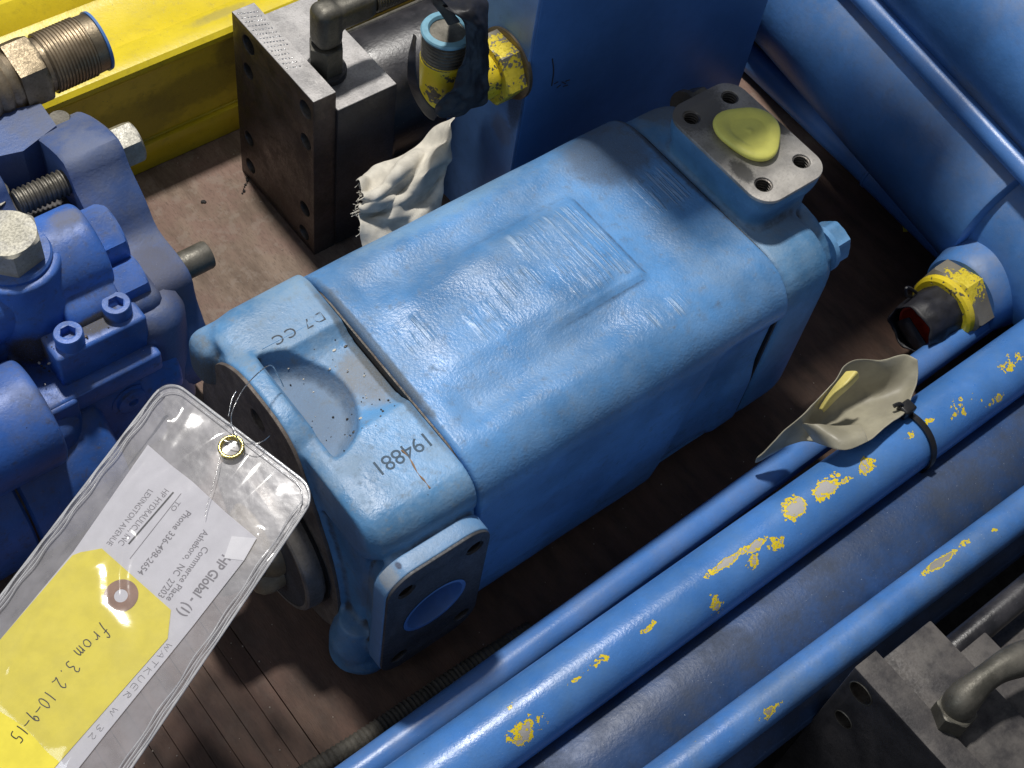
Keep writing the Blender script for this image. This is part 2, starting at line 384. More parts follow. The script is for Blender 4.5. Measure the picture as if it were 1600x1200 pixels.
m_royalf = paint('royal_blue_machined_paint', (.034, .135, .50), .36, .5, (.15, .16, .18), .006, 3.5, fine=1.6, specks=1, var=.24, cav=0,
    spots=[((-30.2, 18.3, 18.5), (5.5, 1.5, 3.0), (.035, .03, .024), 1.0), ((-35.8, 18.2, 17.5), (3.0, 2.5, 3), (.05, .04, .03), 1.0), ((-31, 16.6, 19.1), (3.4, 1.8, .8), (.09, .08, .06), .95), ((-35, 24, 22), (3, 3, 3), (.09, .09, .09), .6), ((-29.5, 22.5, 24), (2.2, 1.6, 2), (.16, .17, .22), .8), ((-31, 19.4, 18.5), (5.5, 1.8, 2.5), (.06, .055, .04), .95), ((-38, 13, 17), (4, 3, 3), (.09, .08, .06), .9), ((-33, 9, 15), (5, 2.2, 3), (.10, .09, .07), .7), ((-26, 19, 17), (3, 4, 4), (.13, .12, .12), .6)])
m_disc = paint('greyed_blue_paint', (.050, .10, .27), .42, .7, (.15, .155, .18), .008, 3.5, fine=1.6,
    spots=[((-24.5, 27, 24), (3, 6, 3), (.17, .20, .30), .5), ((-24, 19, 17), (3, 5, 5), (.10, .10, .13), .7)])
m_dgrey = metal('oily_black_steel', (.040, .040, .046), .42, .25, .3, (.045, .035, .03), dust=.12)
m_blockface = metal('blackened_plate_face', (.085, .070, .062), .40, .45, .55, (.075, .048, .038), dust=.1, scale=.7, var=.5)
m_blocktop = metal('milled_steel_top', (.42, .41, .41), .45, .65, .08, (.15, .12, .1), brushed=(1, 5, 1), dust=.15)
m_blackpaint = paint('black_paint', (.016, .016, .020), .30, .3, (.14, .13, .14), .006, 3, var=.3)
m_elbow = metal('grey_green_fitting', (.12, .115, .095), .42, .55, .3, (.06, .05, .04), dust=.2)
m_brass = metal('aged_brass_steel', (.34, .27, .18), .38, .85, .35, (.12, .085, .055), dust=.12, spots=[((-17, 42, 22), (1.3, 4, 4), (.14, .13, .12), .5)])
m_cadmium = metal('brushed_fitting', (.26, .21, .14), .40, .9, .2, (.16, .12, .07), dust=.1)
m_beam = paint('yellow_beam_paint', (.74, .58, .018), .30, .12, (.22, .17, .06), .004, 2.5, var=.08, specks=.9,
    spots=[((-6, 44.3, 8), (10, 1.5, 3.5), (.34, .26, .04), .7), ((-1, 44.3, 11), (4, 2, 4), (.22, .17, .04), .7), ((-2, 46, 14), (6, 1, 1), (.30, .25, .08), .6), ((-14, 44.4, 6.5), (9, 1, 5), (.33, .27, .05), .6)])
m_box = paint('blue_tank_paint', (.072, .205, .50), .38, .12, (.16, .2, .26), .004, 2.0, var=.1)
m_boxl = paint('blue_tank_lit_end_paint', (.14, .29, .60), .38, .3, (.20, .22, .26), .005, 2.0, var=.14,  # same tank paint, lightened: the light on this end is in the colour
    spots=[((11, 16.8, 21), (1.5, 1.6, 6), (.05, .06, .08), .8), ((11, 18, 16), (1, 2.4, 2.6), (.12, .14, .2), .7)])
m_tube = paint('blue_tube_paint', (.070, .205, .53), .30, .25, (.24, .25, .27), .004, 5, var=.08)
m_barrel = paint('blue_barrel_paint', (.062, .19, .47), .36, .5, (.23, .24, .26), .006, 2, var=.14,
    spots=[((50.5, -13, 20), (2.0, 2.2, 2.5), (.05, .06, .07), .7), ((49, -6, 20), (1.6, 14, 3), (.20, .21, .20), .5)])
m_darkbarrel = paint('dusty_dark_blue_paint', (.018, .058, .165), .42, .75, (.034, .042, .056), .007, 3, var=.25, specks=1)
YEL = (.78, .60, .02)
def yat(px, py, y, z, rx, ry, s):
    p = at(px, py, z=z); return ((p.x, p.y, z), (rx*1.3, ry*1.3, 3.0), s)
m_worn = paint('chipped_blue_tube_paint', (.058, .20, .54), .26, .25, (.16, .26, .34), .005, 4, var=.14, wear=1.0, wearcol=YEL, wearcol2=(.40, .385, .37),
    wear_at=[yat(1352, 732, 0, 11, 1.5, .9, 1.15), yat(1290, 765, 0, 11, 2.3, 1.1, 1.25), yat(1238, 798, 0, 11, 1.8, 1.4, 1.25), yat(1320, 752, 0, 11, 1.2, .5, 1), yat(1212, 850, 0, 11, 1.3, .8, 1), yat(1140, 875, 0, 11.4, 3.6, .50, 1.25), yat(1180, 852, 0, 11.4, 1.6, .5, 1.2),
             yat(1175, 880, 0, 11, 1.4, .8, .75), yat(1125, 950, 0, 10.5, 1.0, 1.6, .8), yat(1010, 985, 0, 11, 1.4, .4, .85), yat(1415, 685, 0, 11, 1.2, .6, .85), yat(1500, 640, 0, 11, 3.0, 1.2, .62),
             yat(1575, 570, 0, 11, 2.4, 1.0, .8), yat(825, 1135, 0, 12, 2.4, 1.2, 1.2), yat(1450, 662, 0, 11, 1.0, .5, .8), yat(1560, 620, 0, 11, 1.6, .6, .75), yat(905, 1060, 0, 11, 1.5, .35, .8), yat(790, 1190, 0, 12, 2.0, .8, .8), yat(805, 1095, 0, 12, 1.2, .4, .6), yat(930, 1040, 0, 11, 3, .5, .6)])
m_worn3 = paint('scuffed_blue_tube_paint', (.055, .185, .50), .30, .5, (.13, .19, .26), .006, 4, var=.2, wear=1.0, wearcol=(.62, .50, .03), wearcol2=(.25, .24, .22), specks=1,
    wear_at=[yat(1470, 875, 0, 10, 2.9, .55, 1.2), yat(1510, 845, 0, 10, 1.4, .5, .9), yat(1555, 826, 0, 10, .7, .4, .8), yat(1200, 1115, 0, 9, 1.8, .5, .8)])
m_wood = None
def wood():
    t = NT('stained_plywood'); n = t.noise(.5, 6, .65, stretch=(1, .25, 1)); n2 = t.noise(.16, 5, .6, off=3); n3 = t.noise(9, 3, .6, stretch=(1, .2, 1), off=1)
    c = t.mix(t.ss(n, .3, .7), (.13, .088, .062), (.26, .19, .142)); c = t.mix(t.ma('MULTIPLY', t.ss(n2, .42, .6), .6), c, (.22, .13, .105)); c = t.mix(t.ma('MULTIPLY', t.ss(n3, .5, .7), .5), c, (.07, .045, .035))
    c = t.mix(t.ma('MULTIPLY', t.ss(t.noise(.7, 7, .7, off=8), .52, .62), .4), c, (.27, .22, .18))
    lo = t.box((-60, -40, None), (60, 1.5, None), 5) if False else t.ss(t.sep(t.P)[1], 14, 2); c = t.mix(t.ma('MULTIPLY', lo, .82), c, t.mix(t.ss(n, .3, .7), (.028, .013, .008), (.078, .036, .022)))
    sp = t.ss(t.noise(5, 2, .5, off=31), .74, .77); c = t.mix(sp, c, (.03, .025, .02))
    t.put(t.b.inputs['Base Color'], c); t.b.inputs['Roughness'].default_value = .72
    nb = t.bump(n3, .03); nb = t.bump(n, .03, nb); t.put(t.b.inputs['Normal'], nb); return t.m
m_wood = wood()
m_ground = plain('dark_concrete', (.03, .028, .028), .85, var=.4, bumpd=.03, bscale=2)
m_rag = plain('off_white_cloth', (.60, .565, .49), .85, var=.14, bumpd=.03, bscale=14)
m_tape = plain('black_tape', (.016, .016, .020), .48, var=.4, bumpd=.02, bscale=7)
m_blackplastic = plain('black_plastic', (.015, .015, .016), .35, var=.3)
m_chipyellow = paint('worn_yellow_paint', (.78, .60, .02), .33, .1, var=.08, wear=1.25, wearcol=(.10, .09, .07), wearcol2=(.16, .15, .13), specks=.6,
    wear_at=[((8.5, 18.5, 24), (4, 4, 3.5), .62), ((4, 17.6, 27.6), (2.5, 3, 1.2), .75), ((4.5, 17, 24.5), (3, 3, 1.6), .62), ((2.5, 18, 25.5), (1, 2, 2.4), .8), ((39.6, -17.3, 8), (3, 4, 5), .5)])
m_nutyellow = paint('flaking_yellow_nut_paint', (.17, .155, .12), .42, .2, var=.25, wear=1.25, wearcol=(.70, .55, .03), wearcol2=(.72, .57, .04), specks=.5,
    wear_at=[((9.5, 18.0, 24), (5, 6.5, 6.5), .85), ((41, -17.5, 12), (6, 6, 6), .80)])
m_skyring = plain('pale_blue_plastic', (.17, .36, .47), .45)
m_redcap = plain('red_plastic', (.55, .06, .035), .4)
m_paper = plain('white_label_paper', (.62, .61, .65), .7, var=.04, bumpd=.01, bscale=2)
m_yellowcard = plain('yellow_card', (.80, .68, .06), .65, var=.06, bumpd=.01, bscale=3)
m_ink = plain('grey_ink', (.22, .21, .23), .7, var=.1)
m_inkdark = plain('black_ink', (.05, .05, .055), .6, var=.1)
m_ringbrown = plain('brown_card_ring', (.30, .18, .13), .7)
m_eyelet = metal('brass_eyelet', (.75, .62, .22), .25, 1.0, 0, dust=.0, var=.1)
m_wire = metal('bright_wire', (.6, .6, .6), .25, 1.0, 0, dust=0)
def plastic(name, milk=.10, rough=.10, tint=(.9, .9, .92), amount=1.0, bumpd=.02):
    t = NT(name); n = t.n
    tr = n.new('ShaderNodeBsdfTransparent'); tr.inputs[0].default_value = (.93, .93, .94, 1)
    gl = n.new('ShaderNodeBsdfGlossy'); gl.inputs['Roughness'].default_value = rough
    df = n.new('ShaderNodeBsdfDiffuse'); df.inputs[0].default_value = (*tint, 1)
    nb = t.bump(t.noise(.7, 2, .5), bumpd*1.2); nb = t.bump(t.noise(9, 2, .5), .0012, nb)
    t.put(gl.inputs['Normal'], nb); t.put(df.inputs['Normal'], nb)
    fr = n.new('ShaderNodeLayerWeight'); fr.inputs['Blend'].default_value = .25; t.put(fr.inputs['Normal'], nb)
    m1 = n.new('ShaderNodeMixShader'); t.put(m1.inputs[0], t.ss(t.noise(.6, 4, .55, off=5), .25, .75, milk*.8, milk*1.25)); t.t.links.new(tr.outputs[0], m1.inputs[1]); t.t.links.new(df.outputs[0], m1.inputs[2])
    m2 = n.new('ShaderNodeMixShader'); t.put(m2.inputs[0], t.ma('ADD', t.ma('MULTIPLY', fr.outputs['Fresnel'], amount*.9), .10*amount)); t.t.links.new(m1.outputs[0], m2.inputs[1]); t.t.links.new(gl.outputs[0], m2.inputs[2])
    t.t.links.new(m2.outputs[0], t.out.inputs[0]); return t.m
m_vinyl = plastic('clear_vinyl', .045, .11, amount=.55)
m_vinyl_back = plastic('clear_vinyl_back', .36, .2, (.62, .60, .63), amount=.5)
m_vinyl_edge = plastic('clear_vinyl_seam', .45, .12)
m_vinyl_old = plastic('yellowed_vinyl', .80, .35, (.52, .50, .40), .5)

# ================================================================== setting
g = B(); 
skin(g, [[V((-400, y, -14)), V((400, y, -14))] for y in (-400, 400)], False, False, closed=False)
o = part('ground', g, m_ground, None, 0); tag(o, kind='structure')
# plywood deck the parts lie on, boards running across the pump, a groove between each
deck = thing('deck', (0, 10, -2), None, None); tag(deck, kind='structure')
edges = [-190, -110, -48, 6, 24]
k = 0; y = 52.0
xs = [-75.0]
while xs[-1] < 90: xs.append(xs[-1]+(1.72 if xs[-1] < -28 else 26.0))
# grooved sheet: narrow tongues at the near left (as far as they can be told apart), broad sheets beyond
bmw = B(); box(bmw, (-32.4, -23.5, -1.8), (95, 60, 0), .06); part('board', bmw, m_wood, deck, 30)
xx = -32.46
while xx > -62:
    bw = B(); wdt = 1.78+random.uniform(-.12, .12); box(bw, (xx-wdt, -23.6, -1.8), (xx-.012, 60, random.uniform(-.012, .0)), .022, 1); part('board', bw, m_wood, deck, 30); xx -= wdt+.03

# ================================================================== the light blue pump
AY, AZ = -2.1, 12.1
pump = thing('hydraulic_pump', (0, AY, 0), 'large light blue double flanged hydraulic pump lying in the middle, stamped 194881 on its end', 'hydraulic pump')
def sst(a, b, x):
    t = max(0, min(1, (x-a)/(b-a) if b != a else 0)); return t*t*(3-2*t)
def perim(hw, zlo, zhi, r, n=220):
    pts = rrect(AY-hw, AY+hw, zlo, zhi, r, 14)
    # resample evenly
    L = [0]; m = len(pts)
    for i in range(m): L.append(L[-1]+math.dist(pts[i], pts[(i+1) % m]))
    out = []; j = 0
    for k in range(n):
        s = L[-1]*k/n
        while L[j+1] < s: j += 1
        t = (s-L[j])/max(1e-9, L[j+1]-L[j]); a, b = pts[j], pts[(j+1) % m]; out.append((a[0]+(b[0]-a[0])*t, a[1]+(b[1]-a[1])*t))
    return out
per = perim(12.2, .3, 24.0, (3.4, 3.4, 3.4, 3.4))
per = perim(12.25, .3, 24.0, (4.2, 4.2, 4, 4), 260)
def casing_h(x, y, z):
    h = 0
    if z > 19:
        f = sst(-15.8, -13.6, x)
        h -= .30*math.exp(-((y-5.0)/1.9)**2)*f*sst(12.5, 7, x)                 # long hollow, left
        h -= .42*math.exp(-((y+8.5)/1.7)**2)*sst(-15.2, -13.0, x)*sst(4.0, -.5, x)  # long hollow, right
        h -= .24*math.exp(-((x-8.6)/2.0)**2)*sst(6, 3, abs(y+1.8))             # hollow behind the pad
        pe = sst(-6.75, -6.35, y)*sst(3.8, 2.6, y)*sst(6.15, 5.65, x-.0)*sst(-6.0+max(0, (y+6.5))*-.4, -.4+max(0, (y+6.5))*-.4, x)
        h += .34*pe
        h += .22*sst(-14.5, -11.0, x)*sst(3.4, 1.5, y)*sst(-6.2, -4.6, y)*sst(5.8, 3, x)
        h -= .25*math.exp(-((x-11.0)/3.0)**2)*math.exp(-((y+12.5)/2)**2)
    if y < -13 and z < 21:
        e = 6.6-(z-10)*-.22; h -= .95*sst(e-.6, e+1.6, x)*sst(20.5, 17.5, z)
        e2 = 12.0; h += .45*sst(e2, e2+1.5, x)*sst(13, 9, z)
        h += .10*math.exp(-((z-5.6)/.18)**2)*sst(8, 5, x)
    return h + .05*(mnoise.noise(V((x*.22, y*.22, z*.22))))
X0, X1 = -16.45, 16.1; NX = 190
rings = []
for i in range(NX+1):
    u = i/NX; x = X0+(X1-X0)*u; ring = []
    ins = .34*(1-min(1, (x-X0)/.35))**2+.34*(1-min(1, (X1-x)/.35))**2
    for (y, z) in per:
        dy = y-AY; dz = z-AZ; cy = max(-8.0, min(8.0, dy)); cz = max(-7.8, min(7.8, dz)); nn = V((dy-cy, dz-cz)).normalized()
        h = casing_h(x, y, z)-ins; ring.append(V((x, y+nn.x*h, z+nn.y*h)))
    rings.append(ring)
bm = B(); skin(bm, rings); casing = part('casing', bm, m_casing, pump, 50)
# gasket ring seen in the two seams
for xs_, nm in ((X0-.02, 'front'), (X1+.05, 'rear')):
    bm = B(); pr = [(AY+(y-AY)*.94, AZ+(z-AZ)*.962) for y, z in per[::4]]; prism(bm, pr, 'x', xs_-.14, xs_+.14); part('gasket', bm, m_inside, pump, 40)

# front housing
def rbox(lo, hi, r, bm=None, seg=3):
    bm = bm or B(); box(bm, lo, hi, r, seg); return bm
bm = B()
per2 = rrect(-14.3, 10.0, 18.6, 23.7, (2.4, 2.5, 2.4, 2.4), 6)
skin(bm, [[V((x, AY+(y-AY)*s, z0+(z-z0)*s)) for (y, z) in per2] for (x, s, z0) in ((-25.6, .90, 19), (-24.8, .965, 19), (-23.0, .992, 19), (-16.6, 1, 19))])
per3 = rrect(-12.3, 9.6, .8, 20.5, (2, 2, 3.6, 3.6), 6)
skin(bm, [[V((x, y, z)) for (y, z) in per3] for x in (-25.2, -16.7)])
per4 = rrect(-14.1, 10.1, .5, 23.7, 4.0, 6)
skin(bm, [[V((x, y, z)) for (y, z) in per4] for x in (-18.2, -16.6)])
box(bm, (-27.0, 6.6, 17.6), (-22, 9.8, 22.6), 1.2, 3)                      # the dusty corner boss
# neck and plate of the side port
ny = [[V((x, y, z)) for (x, z) in rrect(-21.2-w_, -21.2+w_, 12.3-h_, 12.3+h_, 2.4, 6)] for (y, w_, h_) in ((-9, 3.6, 6.0), (-12.5, 3.7, 6.4), (-14.0, 4.1, 7.4))]
skin(bm, ny)
pl = rrect(-26.0, -16.5, 4.2, 20.9, 2.4, 6); prism(bm, [(-21.2+(a+21.2)*.97, 12.5+(b-12.5)*.97) for a, b in pl], 'y', -15.6, -14.1)
lathe(bm, (-25.2, -12.0, 1.5), (0, 0, 1), [(0, 2.4), (3, 2.4), (6, 1.6)], 24)
bmesh.ops.create_uvsphere(bm, u_segments=20, v_segments=12, radius=2.3, matrix=Matrix.Translation((-25.0, -12.6, 2.6)))
ear = [(7.4, 19.8), (6.0, 22.4), (3.4, 24.3), (0.4, 24.7), (-2.4, 24.5), (-4.4, 23.3), (-6.0, 20.6), (-7.6, 17.3), (-9.3, 13.4), (-10.3, 9.0), (-10.4, 5.2), (-9.6, 2.4), (-7.0, .8),
       (-3.6, .5), (0, 1.0), (4.2, 3.4), (7.4, 7.2), (9.2, 11.6), (9.2, 15.6)]
ear = smooth_loop(ear, 3); prism(bm, ear, 'x', -25.9, -24.0)
cut1 = B(); skin(cut1, [[V((x, y, z)) for x, y in rrect(-23.9+i_, -15.0, -5.4+i_*1.6, 3.4-i_*1.6, .5)] for z, i_ in ((22.75, 1.0), (22.95, .6), (23.4, .2), (24.4, -.5), (27, -.6))])
cut2 = B(); arc = [(-24.0, -6.1)]+[(-24.6+5.3*math.cos(R(a)), -1.2+5.3*math.sin(R(a))) for a in range(-80, 81, 8)]+[(-24.0, 3.9)]; skin(cut2, [[V((-24.1+(x+24.1)*s_, -1.1+(y+1.1)*s_, z)) for x, y in arc] for z, s_ in ((21.3, .78), (21.5, .86), (22.3, .96), (24.5, 1.08), (30, 1.1))])
bore = B(); lathe(bore, (-21.2, -11.5, 12.3), (0, -1, 0), [(0, 2.9), (7, 2.9)], 40)
ph = [(-24.2, 18.3, .78), (-18.0, 18.3, .78), (-24.2, 6.4, .78), (-18.0, 6.4, .78)]
bores = [bore]
for a, b, r in ph: c_ = B(); lathe(c_, (a, -17.5, b), (0, 1, 0), [(0, r+.12), (3.4, r+.12)], 20); bores.append(c_)
c_ = B(); lathe(c_, (-27, .6, 21.2), (1, 0, 0), [(0, 1.12), (3.5, 1.12)], 24); bores.append(c_)
bm = cast(bm, [cut1, cut2]+bores, .20, 4)
# keep what is in front of the flange (x < -24.1) from the round cut
fh_bvh = bvh(bm); part('front_housing', bm, m_front, pump, 60)
bm = plate(rrect(-26.0, -16.5, 4.2, 20.9, 2.4, 8), 'y', -15.9, -14.45, holes=[(a, b, .92) for a, b, r in ph]+[(-21.2, 12.3, 2.95)], bev=.14); part('port_flange', bm, m_portpaint, pump, 40)
# machined mounting face with its bolt hole
face = [(AY+(a-AY)*.985, 12+(b-12)*.985) for a, b in ear]
bm = plate(face, 'x', -26.12, -25.8, holes=[(.6, 21.2, 1.0), (-5.0, 4.0, .85)], bev=.05); mf = part('mounting_face', bm, m_flangeface, pump, 30)
bm = B(); hole(bm, (-26.0, .6, 21.2), (1, 0, 0), .98, 1.3, thr=False); part('bolt_hole', bm, m_inside, pump, 40)
# pilot, groove ring and shaft
bm = B(); lathe(bm, (-26.1, -2.4, 9.2), (-1, 0, 0), [(0, 6.9), (.25, 6.9), (.3, 6.6), (.6, 6.6), (.65, 6.9), (.95, 6.95), (1.9, 6.8), (2.05, 6.65), (2.05, 6.35)], 72, caps=False)
part('pilot_ring', bm, m_pilot, pump, 30)
bm = B(); lathe(bm, (-26.75, -2.4, 9.2), (-1, 0, 0), [(-.62, 6.62), (-.55, 6.98), (-.35, 7.0), (-.3, 6.7)], 72, caps=False); part('seal_ring', bm, m_blackplastic, pump, 40)
bm = B(); lathe(bm, (-28.1, -2.4, 9.2), (-1, 0, 0), [(0, 6.4), (.03, 6.3), (.03, .01)], 72, caps=False); part('pilot_face', bm, m_portface, pump, 30)
q_ = at(389, 902, x=-30.3); bm = B(); lathe(bm, (-28.0, q_.y, q_.z), (-1, 0, 0), [(0, 2.1), (1.2, 2.1), (1.9, 1.9), (2.3, 1.5), (2.4, .6), (2.3, .01)], 40, caps=False); part('shaft_plug', bm, metal('waxed_plug', (.40, .34, .23), .5, .2, .2, (.2, .15, .08)), pump, 40)
bm = B(); lathe(bm, (-27.0, -2.6, 9.6), (-1, 0, 0), [(0, 3.4), (1.6, 3.4), (2.2, 3.1), (2.6, 2.8), (5.5, 2.7), (6.2, 2.4), (6.5, 1.4), (6.5, .01)], 40, caps=False); part('shaft', bm, metal('waxed_shaft', (.34, .28, .18), .45, .3, .2, (.2, .15, .08)), pump, 30)
# side port face: plate, four threaded holes, painted bore
ph = [(-24.6, 18.6, .75), (-17.9, 18.6, .75), (-24.6, 6.4, .75), (-17.9, 6.4, .75)]
ph = [(-24.2, 18.3, .78), (-18.0, 18.3, .78), (-24.2, 6.4, .78), (-18.0, 6.4, .78)]
bm = plate(rrect(-25.9, -16.6, 4.3, 20.8, 2.3, 8), 'y', -16.12, -15.82, holes=ph+[(-21.2, 12.3, 2.95)], bev=.05); part('port_face', bm, m_portface, pump, 30)
for a, b, r in ph:
    bm = B(); hole(bm, (a, -16.1, b), (0, 1, 0), r-.02, 1.2); part('threaded_hole', bm, m_inside, pump, 40)
bm = B(); lathe(bm, (-21.2, -16.15, 12.3), (0, 1, 0), [(0, 2.94), (-.03, 2.86), (0, 2.62), (.15, 2.55), (3.0, 2.5), (3.1, 0.01)], 48, caps=False); part('port_bore', bm, m_bore, pump, 40)

# stamped number and raised casting mark, draped on the housing
def drape(txt, size, origin, u, v, tree, mat, name, parent, bold=0, spacing=1.0, lift=.03, th=.025):
    bm = text_mesh(txt, size, th, bold, spacing); u = V(u).normalized(); v = V(v).normalized(); o = V(origin)
    bmesh.ops.subdivide_edges(bm, edges=[e for e in bm.edges if e.calc_length() > .5], cuts=1)
    for q in bm.verts:
        p = o+u*q.co.x+v*q.co.y; hit = tree.ray_cast(V((p.x, p.y, 40)), V((0, 0, -1)))
        z = hit[0].z if hit[0] else o.z
        q.co = V((p.x, p.y, z+lift+q.co.z))
    return part(name, bm, mat, parent, 30)
m_stamp = plain('stamp_shade_and_grime', (.035, .075, .125), .6)  # digits are not cut in; recess shade and grime are in this dark colour
a0 = at(668, 668, z=23.7); 
drape('194881', 1.80, (-17.2, -8.35, 23.6), (-1, .0, 0), (0, -1, 0), fh_bvh, m_stamp, 'stamped_number', pump, bold=0.0, spacing=.95, lift=-.012, th=.03)
drape('D7 CC', 1.25, (-17.6, 4.9, 23.6), (-1, 0, 0), (0, -1, 0), fh_bvh, m_front, 'raised_casting_mark', pump, spacing=1.35, lift=-.005, th=.03)
bm = B(); box(bm, (-23.2, 4.35, 23.55), (-17.6, 4.42, 23.70), .02, 1); part('casting_line', bm, m_front, pump)

rng = random.Random(5)
for nm, mt, cnt in (('black_crumb', m_inside, 34), ('pale_crumb', m_rag, 14)):
    bm = B()
    for i in range(cnt):
        x, y = rng.uniform(-23.5, -17.5), rng.uniform(-6, 3); hit = fh_bvh.ray_cast(V((x, y, 40)), V((0, 0, -1)))
        if hit[0]: bmesh.ops.create_icosphere(bm, subdivisions=1, radius=rng.choice((.04, .05, .06, .11)), matrix=Matrix.Translation(hit[0]+V((0, 0, .02))) @ Matrix.Scale(rng.uniform(.5, 1.8), 4, V((1, 0, 0))))
    o = part(nm, bm, mt, pump, 40); o['kind'] = 'stuff'
bm = B(); pts_ = []
for px, py in ((627, 703), (640, 716), (652, 738), (664, 752), (672, 762)):
    p = at(px, py, z=23.7); hit = fh_bvh.ray_cast(V((p.x, p.y, 40)), V((0, 0, -1))); pts_.append((p.x, p.y, (hit[0].z if hit[0] else 23.7)))
tube(bm, spline(pts_, 6), lambda t: .05+.03*math.sin(t*21), 5); part('rust_scratch', bm, plain('rusty_scratch', (.30, .19, .11), .8), pump, 60)

# rear housing with the top port
bm = B()
per5 = rrect(-14.0, 9.6, .8, 23.6, 4.0, 6)
skin(bm, [[V((x, AY+(y-AY)*s, 12+(z-12)*s)) for (y, z) in per5] for (x, s) in ((16.3, .99), (20.8, .985), (22.0, .965))])
per6 = rrect(-12.8, 8.2, 1.5, 22.6, 5.0, 6)
skin(bm, [[V((x, AY+(y-AY)*s, 12+(z-12)*s)) for (y, z) in per6] for (x, s) in ((20, 1), (23.8, .985), (24.3, .95))])
skin(bm, [[V((20.4+(x-20.4)*s, -2.1+(y+2.1)*s, z)) for (x, y) in rrect(16.5, 24.3, -8.2, 4.2, 1.7, 8)] for (z, s) in ((19, .92), (24.6, .92), (25.4, .97), (26.1, 1), (27.2, 1))])
oh = [(22.6, 2.55, .78), (18.1, 2.55, .78), (22.75, -6.2, .78), (18.15, -6.35, .78)]
cts = []
for a, b, r in oh+[(20.7, -1.7, 2.2)]: c_ = B(); lathe(c_, (a, b, 24.6), (0, 0, 1), [(0, r+.12), (4, r+.12)], 24); cts.append(c_)
bm = cast(bm, cts, .24, 4); part('rear_housing', bm, m_rear, pump, 60)
oh = [(22.6, 2.55, .78), (18.1, 2.55, .78), (22.75, -6.2, .78), (18.15, -6.35, .78)]
bm = plate(rrect(16.45, 24.35, -8.3, 4.3, (1.9, 1.9, 1.9, 1.9), 8), 'z', 27.15, 27.5, holes=oh+[(20.7, -1.7, 2.2)], bev=.06); part('port_face', bm, m_steel, pump, 30)
for a, b, r in oh:
    bm = B(); hole(bm, (a, b, 27.48), (0, 0, -1), r-.02, 1.6); part('threaded_hole', bm, m_holewall, pump, 40)
bm = B(); lathe(bm, (20.7, -1.7, 27.3), (0, 0, -1), [(0, 2.2), (2, 2.2), (2.1, .01)], 40, caps=False); part('port_bore', bm, m_inside, pump, 40)
for (y, z, l) in ((-10.4, 19.4, 'chipped hex bolt head, bare metal on its corners'), (7.4, 20.5, None)):
    bm = B(); hexa(bm, (24.0, y, z), (26.2, y, z), 1.95, phase=.25); lathe(bm, (23.9, y, z), (1, 0, 0), [(0, 2.2), (.5, 2.2), (.6, 1.9)], 32); ob = part('bolt', bm, m_rear if l else m_elbow, pump, 25)
# yellow plug
cap = thing('plastic_plug', (20.7, -1.7, 27.5), 'translucent yellow plastic plug pressed into the top port of the light blue pump', 'plug')
out = [(2.75*math.cos(t)*(1+.09*math.cos(3*(t-.15)))+.0, 3.0*math.sin(t)*(1+.09*math.cos(3*(t-.15)))) for t in (2*math.pi*i/60 for i in range(60))]
bm = B(); skin(bm, [[V((20.7+x*s, -1.7+y*s, z)) for x, y in out] for (s, z) in ((.70, 27.2), (.86, 27.62), (.97, 27.8), (1, 28.0), (.99, 28.18), (.94, 28.33), (.80, 28.38), (.62, 28.32), (.58, 28.22), (.5, 28.2), (.2, 28.24), (.07, 28.25), (.05, 28.3))])
part('plug_head', bm, m_cap, cap, 'keep')
bm = B(); cyl(bm, (20.7, -1.7, 25.2), (20.7, -1.7, 27.6), 1.9); part('plug_stem', bm, m_cap, cap)

# ================================================================== yellow channel beam
beam = thing('steel_beam', (-10, 47, 0), 'yellow painted steel channel beam behind the black cylinder block', 'beam')
# section in (y, z): web facing the pump, rounded top lip, tray beyond
prof = [(44.75, .0), (44.55, .3), (44.5, 3.6), (44.62, 3.7), (44.62, 3.95), (44.5, 4.05), (44.45, 12.4), (44.35, 12.75), (43.95, 12.95), (43.75, 13.35), (43.8, 13.85), (44.2, 14.25), (44.9, 14.4),
        (46.6, 14.35), (47.4, 14.0), (48.0, 13.0), (48.6, 12.4), (54.6, 12.2), (55.6, 12.6), (56.3, 13.9), (57.2, 14.8), (58.6, 14.8), (59.4, 14.2), (59.8, 13), (59.9, 0), (44.75, 0)]
bm = B(); pr = prof[:-1]; skin(bm, [[V((x, y, z)) for y, z in pr] for x in (-75, -40, -5, 40, 80)]); part('channel', bm, m_beam, beam, 28)
bm = B(); box(bm, (-75, 44.0, .02), (80, 44.56, 3.5), .12); part('bottom_flange', bm, m_beam, beam)

# ================================================================== black hydraulic cylinder with the drilled end block
def end_block(root, x0, y0, y1, h, blk, mats, holes, flip=False):
    pass
hc = thing('hydraulic_cylinder', (0, 32, 0), 'black hydraulic cylinder with a drilled square steel end plate, standing by the yellow beam', 'hydraulic cylinder')
HB = 21.3
hl = []
for (y_, z_, r_) in ((36.3, 19.4, 1.0), (36.6, 15.9, .85), (37.2, 6.3, .85), (37.2, 2.3, .85), (26.9, 19.3, .95), (26.9, 15.2, .85), (27.2, 5.5, .85), (27.4, 1.7, .85)): hl.append((y_, z_, r_))
bm = plate([(25.6, 0.02), (39.0, .02), (39.0, HB), (25.6, HB)], 'x', -4.6, -2.2, holes=hl, bev=.06); o = part('end_plate', bm, m_blockface, hc, 20)
for a, b, r in hl:
    bm = B(); lathe(bm, (-4.56, a, b), (1, 0, 0), [(0, r), (.1, r*.97), (1.3, r*.96), (1.35, r*.5), (2.2, r*.45), (2.25, .01)], 28, caps=False); part('counterbored_hole', bm, m_holewall, hc, 30)
bm = B(); box(bm, (-4.58, 25.62, HB-.02), (-2.22, 38.98, HB+.03), .02, 1); part('milled_top', bm, m_blocktop, hc)
